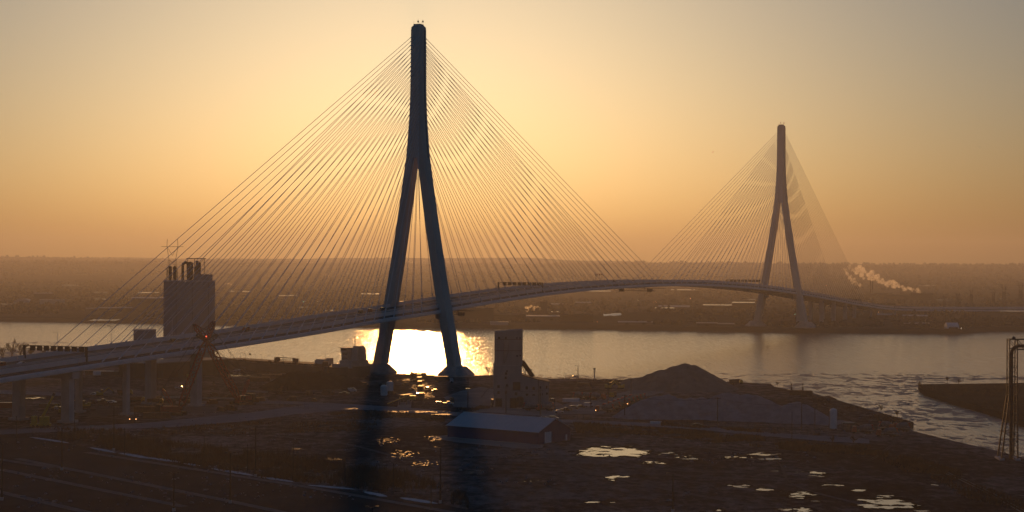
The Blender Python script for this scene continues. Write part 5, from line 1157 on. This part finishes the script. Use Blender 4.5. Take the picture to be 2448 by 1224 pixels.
FS = [(1575, 1648, 740, 9, 'long pale-roofed shed upriver of the grassy mound', 'fw', 'fr', 60, True), (1566, 1612, 744, 6, 'lower pink-lit shed in front of the long pale roof', 'fw', 'fg', 35, False), (1682, 1750, 738, 7, 'dark shed with a lit roof edge behind the grassy mound', 'fd', 'fg', 50, False), (1751, 1803, 737, 12, 'taller dark hall just left of the far pylon', 'fd', 'fg', 60, False),
      (1628, 1672, 712, 14, 'blocky grey hall below the far deck curve', 'fw', 'fd', 60, False), (1258, 1338, 766, 9, 'long low hall by the water with a pale roof edge', 'fw', 'fr', 40, False), (1340, 1418, 770, 15, 'ribbed dark hall by the water right of the low one', 'fd', 'fd', 50, False), (1290, 1308, 755, 32, 'tall grey elevator tower beside the golden steam', 'fw', 'fw', 16, False), (1262, 1290, 757, 11, 'low plant building under the golden steam', 'fw', 'fd', 25, False),
      (1312, 1340, 752, 5, 'small shed with a lit roof beside the tall elevator tower', 'fw', 'fg', 20, False), (1100, 1180, 768, 28, 'wide brown hall on the bank right of the near pylon', 'fd', 'fd', 60, False), (1180, 1255, 765, 12, 'brown hall between the wide hall and the low hall', 'fd', 'fw', 40, False), (1376, 1412, 728, 6, 'pale shed above the golden steam, in mid distance', 'fw', 'fr', 40, True), (1318, 1346, 731, 5, 'pale shed left of centre in mid distance', 'fw', 'fr', 40, True),
      (80, 127, 720, 18, 'tall grey mill building left behind the dome', 'fw', 'fr', 40, False), (95, 155, 727, 9, 'long white hall in front of the mill', 'fr', 'fr', 25, False), (314, 392, 742, 28, 'wide pale warehouse glimpsed left of the silo block', 'fw', 'fr', 60, False), (235, 318, 745, 8, 'low dark shed left of the wide pale warehouse', 'fd', 'fr', 30, False), (205, 260, 742, 4, 'thin white-roofed shed near the left bank', 'fw', 'fr', 20, False),
      (548, 600, 702, 4, 'flat shiny shed far right of the silo block', 'fw', 'fg', 60, False), (864, 906, 708, 4, 'shiny flat roof glinting left of the near pylon', 'fw', 'fg', 80, False), (1005, 1045, 722, 8, 'grey shed seen between the near pylon legs', 'fw', 'fd', 40, False), (940, 990, 728, 6, 'low grey shed between the pylon legs by the water', 'fw', 'fr', 30, False), (665, 720, 712, 4, 'low dark shed in the plain before the near pylon', 'fd', 'fg', 40, False),
      (777, 800, 748, 4, 'small shed with a glinting roof left of the near pylon', 'fw', 'fg', 30, False), (1172, 1215, 776, 5, 'row of small white sheds at the water line', 'fr', 'fr', 12, False), (1665, 1715, 779, 6, 'low pale quay shed before the mound', 'fw', 'fr', 15, False), (1715, 1755, 780, 5, 'low quay shed nearer the far pylon', 'fw', 'fr', 15, False), (1478, 1560, 776, 8, 'low pale ship-shaped shed at the river edge', 'fw', 'fr', 18, True),
      (2178, 2230, 718, 15, 'dark factory block behind the curving viaduct', 'fd', 'fd', 50, False), (2120, 2178, 716, 9, 'dark factory wing left of the dark block', 'fd', 'fd', 50, False), (2070, 2120, 712, 9, 'low dark works under the smoking stacks', 'fd', 'fd', 40, False), (2098, 2140, 760, 10, 'white crinkled tent roof under the far viaduct', 'fw', 'fr', 20, True), (2160, 2215, 762, 9, 'second crinkled tent roof under the far viaduct', 'fw', 'fr', 25, True),
      (2162, 2220, 780, 6, 'row of pale boats and cabins by the small white tent', 'fw', 'fr', 15, False), (2395, 2448, 752, 6, 'shiny roof at the far right end of the viaduct', 'fw', 'fg', 40, False), (1395, 1460, 700, 3, 'thin lit roof on the far plain behind the deck', 'fw', 'fg', 80, False), (1840, 1890, 706, 3, 'thin lit roof glimpsed between the far pylon legs', 'fw', 'fg', 80, False), (1604, 1660, 697, 3, 'thin lit roof on the plain left of the far pylon', 'fw', 'fg', 100, False),
      (2195, 2235, 686, 2.5, 'thin lit roof far behind the dark factory', 'fw', 'fg', 120, False), (45, 78, 704, 4, 'dim flat shed far inland above the dome', 'fw', 'fd', 60, False), (330, 392, 704, 3, 'thin roofed shed inland left of the silo block', 'fw', 'fg', 80, False), (600, 660, 728, 5, 'dark low shed right of the silo block', 'fd', 'fd', 60, False), (720, 770, 733, 4, 'brown low shed on the plain before the near pylon', 'fd', 'fw', 50, False)]
for q in FS: far_shed(*q)
def dome(px, pyb, wpx, hpx, label, m):
    p = fpos(px, pyb); u = mpp(p[1]); r = wpx * u / 2; h = hpx * u; o = thing('fabric_hall', label, 'hall', p, 0, 'arched fabric halls'); k = MB(); L = r * 1.6
    k.loft([[(r * math.cos(math.pi * t / 12), y, h * math.sin(math.pi * t / 12) ** .8) for t in range(13)] for y in (0, L)]); k.build('shell', m, o); k = MB(); k.box((0, -.15, 0), (r * .5, .3, h * .5)); k.build('door', M['fd'], o)
dome(51, 727, 40, 13, 'white arched fabric hall on the left of the far bank', M['fr']); dome(1832, 746, 26, 10, 'arched fabric hall with a glinting shoulder between the far pylon legs', M['fw'])
p = fpos(2275, 785); o = thing('fabric_hall', 'small white tent hall standing at the tip of the far wharf', 'hall', p, 0, 'arched fabric halls'); u = mpp(p[1]); r, h = 14 * u, 14 * u
k = MB(); k.loft([[(x, -7, 0), (x, -6, h * .6), (x, 0, h), (x, 6, h * .6), (x, 7, 0)] for x in (-r, r)]); k.build('shell', M['white'], o); k = MB(); k.box((0, -7.3, 0), (r * 1.6, .3, h * .25)); k.build('door', M['fd'], o)
# chimneys
for px, pyt, pyb, w, lb in ((2081, 664, 708, 2.6, 'left one of the twin tall stacks before the smoke'), (2086, 664, 708, 2.6, 'right one of the twin tall stacks before the smoke'), (2152, 676, 712, .8, 'thin mast beside the dark factory')):
    p = fpos(px, pyb); u = mpp(p[1]); o = thing('chimney', lb, 'chimney', p, 0, 'factory stacks'); k = MB(); h = (pyb - pyt) * u; k.lathe([(w * u / 2 * 1.2, 0), (w * u / 2, h)], 12); k.build('stack', M['fd'], o); k = MB(); k.lathe([(w * u / 2 * 1.25, h * .45), (w * u / 2 * 1.25, h * .5)], 12); k.build('platform', M['fd'], o)
# power-line towers far off
def pylon_tower(px, pyt, pyb, label, Y=None):
    p = fpos(px, pyb) if Y is None else (atY(px, 628, Y)[0], Y, fz(atY(px, 628, Y)[0], Y)); h = zat(px, pyt, p[1]) - p[2]; o = thing('power_tower', label, 'power tower', p, 0, 'lattice power-line towers'); k = MB(); w = h * .09; n = 9
    def cw(f): return w * (1 - f * .72) if f < .7 else w * .5
    for i in range(n):
        f0, f1 = i / n * .72, (i + 1) / n * .72
        for sx in (-1, 1):
            for sy in (-1, 1): k.beam((sx * cw(f0), sy * cw(f0), h * f0), (sx * cw(f1), sy * cw(f1), h * f1), .45)
        for sy in (-1, 1): k.beam((-cw(f0), sy * cw(f0), h * f0), (cw(f1), sy * cw(f1), h * f1), .28); k.beam((cw(f0), sy * cw(f0), h * f0), (-cw(f1), sy * cw(f1), h * f1), .28)
    c = cw(.72)
    for s in (-1, 1): k.beam((s * c, 0, h * .72), (s * h * .075, 0, h * .9), .5); k.beam((0, 0, h * .78), (s * h * .075, 0, h * .9), .4); k.beam((s * h * .075, 0, h * .9), (s * h * .07, 0, h), .5)
    k.build('mast', M['fw'], o); k = MB(); k.beam((-h * .15, 0, h * .9), (h * .15, 0, h * .9), .55); k.build('crossarm', M['fw'], o)
pylon_tower(412, 572, 0, 'tall lattice power tower rising behind the silo block', 2260)
for i, (px, a, b) in enumerate(((620, 655, 700), (302, 615, 668), (1683, 633, 668), (2322, 690, 735), (2400, 680, 740), (2258, 706, 745), (1218, 636, 690), (2440, 676, 740), (2375, 695, 742), (2290, 700, 745))):
    pylon_tower(px, a, b, ('small lattice tower on the plain right of the silo block', 'faint lattice tower on the plain left of the silo block', 'faint lattice tower on the skyline left of the far pylon', 'lattice tower beside the far viaduct end', 'taller lattice tower in the switchyard at the far right', 'lattice tower where the far viaduct bends', 'faint lattice tower right of the near pylon', 'lattice tower at the right picture edge', 'short lattice tower inside the switchyard', 'short lattice tower behind the viaduct bend')[i])
# woods on the far plain: one mass of trees, one mesh
def woods():
    r = random.Random(21); k = MB()
    def clump(x, y, z, s):
        n = 6; t0 = r.uniform(0, 6.28); rings = []
        for f, rr_ in ((0, .45), (.35, 1.0), (.75, .7), (1, .12)): rings.append([(x + s * .62 * rr_ * r.uniform(.75, 1.25) * math.cos(t0 + q * 1.047), y + s * .62 * rr_ * r.uniform(.75, 1.25) * math.sin(t0 + q * 1.047), z + s * f * r.uniform(.9, 1.1)) for q in range(n)])
        k.loft(rings)
    for i in range(26000):
        d = 60 + 9000 * r.random() ** 1.7; x = r.uniform(-1, 1) * (1400 + (d + 2100) * .42); y = far_y(x) + d
        if fbm(x * .0022, y * .0011, 3, 31) < .44 + .12 * (d < 500): continue
        if abs((x + 59.6) * AX[1] - (y - 1097) * AX[0]) < 45 and y < 2700: continue
        clump(x, y, fz(x, y) - 1, r.uniform(3.2, 7.0) * (1 + d / 8000))
    for i in range(1500):          # scrub along the water
        x = r.uniform(-900, 900); d = 6 + 40 * r.random()
        if fbm(x * .012, d * .01, 2, 41) < .45: continue
        y = far_y(x) + d; clump(x, y, fz(x, y) - .5, r.uniform(2.5, 6))
    k.build('far_woods', mat('winter_woods', (0.080, 0.060, 0.048), 1.0, var=.4, scale=.01, spec=.02), kind='stuff')
woods()
# pale fields, lots and shining strips on the far plain
r5 = random.Random(77)
for i in range(130):
    px, py = r5.uniform(-50, 2500), 652 + 115 * r5.random() ** .8
    p = fpos(px, py); u = mpp(p[1]); w = r5.uniform(10, 70) * u; d_ = r5.uniform(3, 10) * u * 6
    nx = 8; vs = []; 
    for a in range(nx + 1):
        for b_ in range(3): x = p[0] + w * (a / nx - .5); y = p[1] + d_ * (b_ / 2 - .5) * (.6 + .8 * hash2(a, i)); vs.append((x, y, fz(x, y) + .6))
    MB().add(vs, [(a * 3 + b_, a * 3 + 3 + b_, a * 3 + 4 + b_, a * 3 + 1 + b_) for a in range(nx) for b_ in range(2)]).build('field', (mat('pale_field', (0.13, 0.10, 0.078), .95, var=.3, scale=.01, spec=.05), mat('wet_field', (0.08, 0.06, 0.05), .25, var=.2, scale=.01, spec=.4), mat('dark_field', (0.03, 0.024, 0.02), .95, var=.3, scale=.01, spec=.05))[i % 5 if i % 5 < 3 else 0], kind='structure')
# far quay edge and lamps
hs = [('white', (1.0, .82, .6)), ('amber', (1.0, .42, .15)), ('green', (.5, 1.0, .7))]
LM = [(1821, 745, 1, 7), (1868, 749, 1, 5), (1858, 741, 0, 2.5), (1880, 742, 1, 2), (1845, 746, 0, 2.5), (1900, 751, 2, 2), (1195, 765, 2, 3), (725, 722, 2, 2.5), (1428, 770, 1, 2), (1650, 714, 1, 3), (1563, 722, 1, 2), (1568, 722, 1, 2), (2123, 754, 0, 2.5), (2298, 785, 0, 2), (2204, 763, 1, 2), (2100, 746, 1, 2), (1955, 708, 1, 2), (2012, 675, 0, 3), (1975, 684, 1, 4), (1525, 718, 0, 2), (2240, 769, 1, 2)]
for i, (px, py, c, s) in enumerate(LM):
    p = fpos(px, py + 3); u = mpp(p[1]); o = thing('yard_lamp', 'lit %s yard lamp across the river ' % hs[c][0] + ('at the shoulder of the arched hall', 'low beside the far pylon left foot', 'in the lamp cluster between the far legs', 'at the end of the lamp cluster', 'just right of the arched hall', 'at the right leg of the far pylon', 'by the brown halls', 'left of the near pylon', 'beside the ribbed dark hall', 'below the far deck curve', 'left of the long pale roof', 'next to another left of the long pale roof', 'under the far viaduct', 'beside the small tent hall', 'in the tent yard', 'under the start of the far viaduct', 'seen through the far cables', 'high on the plain through the far cables', 'lower on the plain through the far cables', 'behind the work platform', 'on the far wharf')[i], 'lamp', p, 0, 'lit lamps across the river')
    k = MB(); k.tube((0, 0, 0), (0, 0, 3 * u), .12, n=5); k.build('pole', M['fd'], o); k = MB(); k.lathe([(.1, 0), (s * u * .16, s * u * .16), (.1, s * u * .32)], 8, (0, 0, 3 * u)); k.build('lamp_head', emis('lit_lamp_' + hs[c][0], hs[c][1], 9), o)
for px, py, lb, c in ((1424, 982, 'lit amber lamp at the nose of the mixer row', 1), (1500, 966, 'lit amber lamp at the edge of the grey ridge', 1), (1300, 951, 'small greenish lit lamp on the plant hall wall', 2), (310, 1003, 'lit amber work lamp under the approach deck', 1), (325, 1003, 'second small amber work lamp under the approach deck', 1)):
    p = at(px, py + 8); o = thing('work_lamp', lb, 'lamp', p, 0, 'lit work lamps'); u = mpp(p[1]); k = MB(); k.tube((0, 0, 0), (0, 0, 8 * u), .08, n=5); k.build('stand', M['dark_steel'], o); k = MB(); k.lathe([(.05, 0), (.2, .2), (.05, .4)], 8, (0, 0, 8 * u)); k.build('lamp_head', emis('lit_lamp_' + hs[c][0], hs[c][1], 9), o)

# ------------------------------------------------------------ smoke and steam
def smoke_mat():
    m = bpy.data.materials.new('smoke'); m.use_nodes = True; nt = m.node_tree; nt.nodes.clear(); out = nt.nodes.new('ShaderNodeOutputMaterial'); v = nt.nodes.new('ShaderNodeVolumePrincipled')
    v.inputs['Color'].default_value = (1, .98, .97, 1); v.inputs['Density'].default_value = .12; v.inputs['Anisotropy'].default_value = .74; nt.links.new(v.outputs[0], out.inputs['Volume']); return m
def plume(label, pts, Y, seed):
    r = random.Random(seed); k = MB(); u = mpp(Y)
    for i, (px, py, rad) in enumerate(pts):
        c = atY(px, py, Y)
        for q in range(6):
            cc = Vector(c) + Vector((r.gauss(0, .45), r.gauss(0, .5), r.gauss(0, .4))) * rad * u * 1.1; R_ = rad * u * r.uniform(.3, .75); rings = []; n = 10
            for a in range(1, 7):
                th = math.pi * a / 7; rings.append([(cc.x + R_ * math.sin(th) * math.cos(t) * r.uniform(.85, 1.15), cc.y + R_ * math.sin(th) * math.sin(t), cc.z - R_ * math.cos(th) * r.uniform(.9, 1.1)) for t in [2 * math.pi * w / n for w in range(n)]])
            k.loft(rings)
    o = k.build('smoke', M['smoke'], kind='stuff'); o['label'] = label; return o
M['smoke'] = smoke_mat()
plume('white smoke trailing from the dark factory', [(2052, 643, 9), (2062, 650, 10), (2075, 657, 11), (2088, 655, 10), (2096, 663, 10), (2105, 671, 9), (2115, 678, 8), (2124, 677, 8), (2136, 680, 9), (2148, 686, 7), (2160, 688, 6), (2171, 690, 6), (2182, 693, 5), (2193, 695, 6), (2198, 698, 4)], 2900, 1)
plume('thin smoke drifting left of the stacks', [(2017, 645, 4), (2024, 654, 5), (2032, 663, 5), (2040, 672, 5), (2048, 677, 5), (2056, 681, 4), (2030, 640, 4), (2040, 646, 4)], 2900, 2)
plume('golden steam beside the tall elevator tower', [(1260, 743, 4), (1263, 736, 5), (1270, 733, 5), (1276, 735, 4), (1283, 733, 3), (1289, 735, 3), (1276, 741, 3), (1292, 739, 2)], 2140, 3)
plume('small steam puff right of the silo block', [(538, 678, 2.5), (545, 678, 3), (552, 680, 2)], 3200, 4)
plume('tiny steam puff on the plain before the near pylon', [(780, 656, 2.5), (785, 659, 2)], 4000, 5)
plume('tiny steam streak on the skyline', [(735, 627, 2), (742, 628, 2), (748, 627, 1.5)], 8500, 6)
plume('tiny steam streak on the skyline between the near pylon legs', [(978, 626, 2), (985, 627, 2), (992, 628, 1.5)], 8500, 7)

# tyre tracks and rubble on the open ground
M['track'] = mat('tyre_track', (0.17, 0.15, 0.148), .95, var=.3, scale=.3, spec=.05)
for i, P in enumerate((((1100, 1075), (1300, 1090), (1560, 1120), (1800, 1128), (2050, 1108), (2140, 1060)), ((640, 1040), (820, 1060), (1000, 1100), (1300, 1120), (1600, 1135), (1900, 1150)), ((1380, 1045), (1500, 1056), (1700, 1072), (1850, 1100), (1900, 1160), (2100, 1215)), ((600, 1060), (760, 1050), (900, 1030), (1040, 1022)),
                       ((1300, 1080), (1420, 1130), (1700, 1190), (2000, 1235)), ((100, 985), (200, 992), (330, 1003), (500, 998)), ((560, 975), (640, 948), (760, 950), (870, 935), (980, 945)), ((330, 960), (420, 940), (560, 925), (640, 930)), ((1150, 950), (1180, 925), (1280, 915), (1420, 918), (1560, 930)), ((1560, 925), (1700, 925), (1850, 935), (1980, 975), (2080, 1030)))):
    tab = [(j, at(*q)) for j, q in enumerate(P)]; n = 60
    for s in (-1.0, 1.0):
        v = []; f = []
        for j in range(n + 1):
            t = (len(P) - 1) * j / n; x = smooth([(a, b[0]) for a, b in tab], t); y = smooth([(a, b[1]) for a, b in tab], t)
            v += [(x - .35, y + s * 1.3 - .5, .003 + .0006 * i), (x + .35, y + s * 1.3 + .5, .003 + .0006 * i)]
            if j: f.append((2 * j - 2, 2 * j - 1, 2 * j + 1, 2 * j))
        MB().add(v, f).build('tyre_track', M['track'], kind='structure')
r9 = random.Random(9); k = MB()
for i in range(2600):
    px, py = r9.uniform(-20, 2200), 925 + 290 * r9.random() ** .8; p = at(px, py)
    if fbm(p[0] * .03, p[1] * .03, 3, 50) < .5 or py > 1010 + max(0, (2200 - px)) * .35: continue
    s = r9.uniform(.2, .9) ** 1.6; k.box((p[0], p[1], -.02), (s * r9.uniform(1, 2.2), s, s * .6), r9.uniform(0, 3), .6)
k.build('rubble', M['gravel'], kind='stuff')

# stacks of site material around the pylon feet and under the deck
ms = None; r3 = random.Random(33)
for i in range(30):
    px, py = (r3.uniform(640, 1160), r3.uniform(905, 966)) if i < 20 else (r3.uniform(180, 640), r3.uniform(935, 985))
    if i in (3, 7, 12): px += 60
    lb = 'low dark stack of site material lying in the construction yard'; loc = put(px, py); rz = r3.uniform(0, 3)
    if ms is None:
        ms = thing('material_stack', lb, 'material stack', loc, rz, 'stacks of site material'); k = MB(); k.box((0, 0, .15), (4.6, 1.8, 1.1)); k.box((.4, 0, 1.253), (3.2, 1.5, .7)); k.build('load', M['rust'], ms)
        for x in (-1.5, 0, 1.5): k = MB(); k.box((x, 0, 0), (.2, 1.9, .147)); k.build('bearer', M['wood'], ms)
    else: copy_tree(ms, loc, rz, lb, scale=r3.uniform(.7, 1.5))
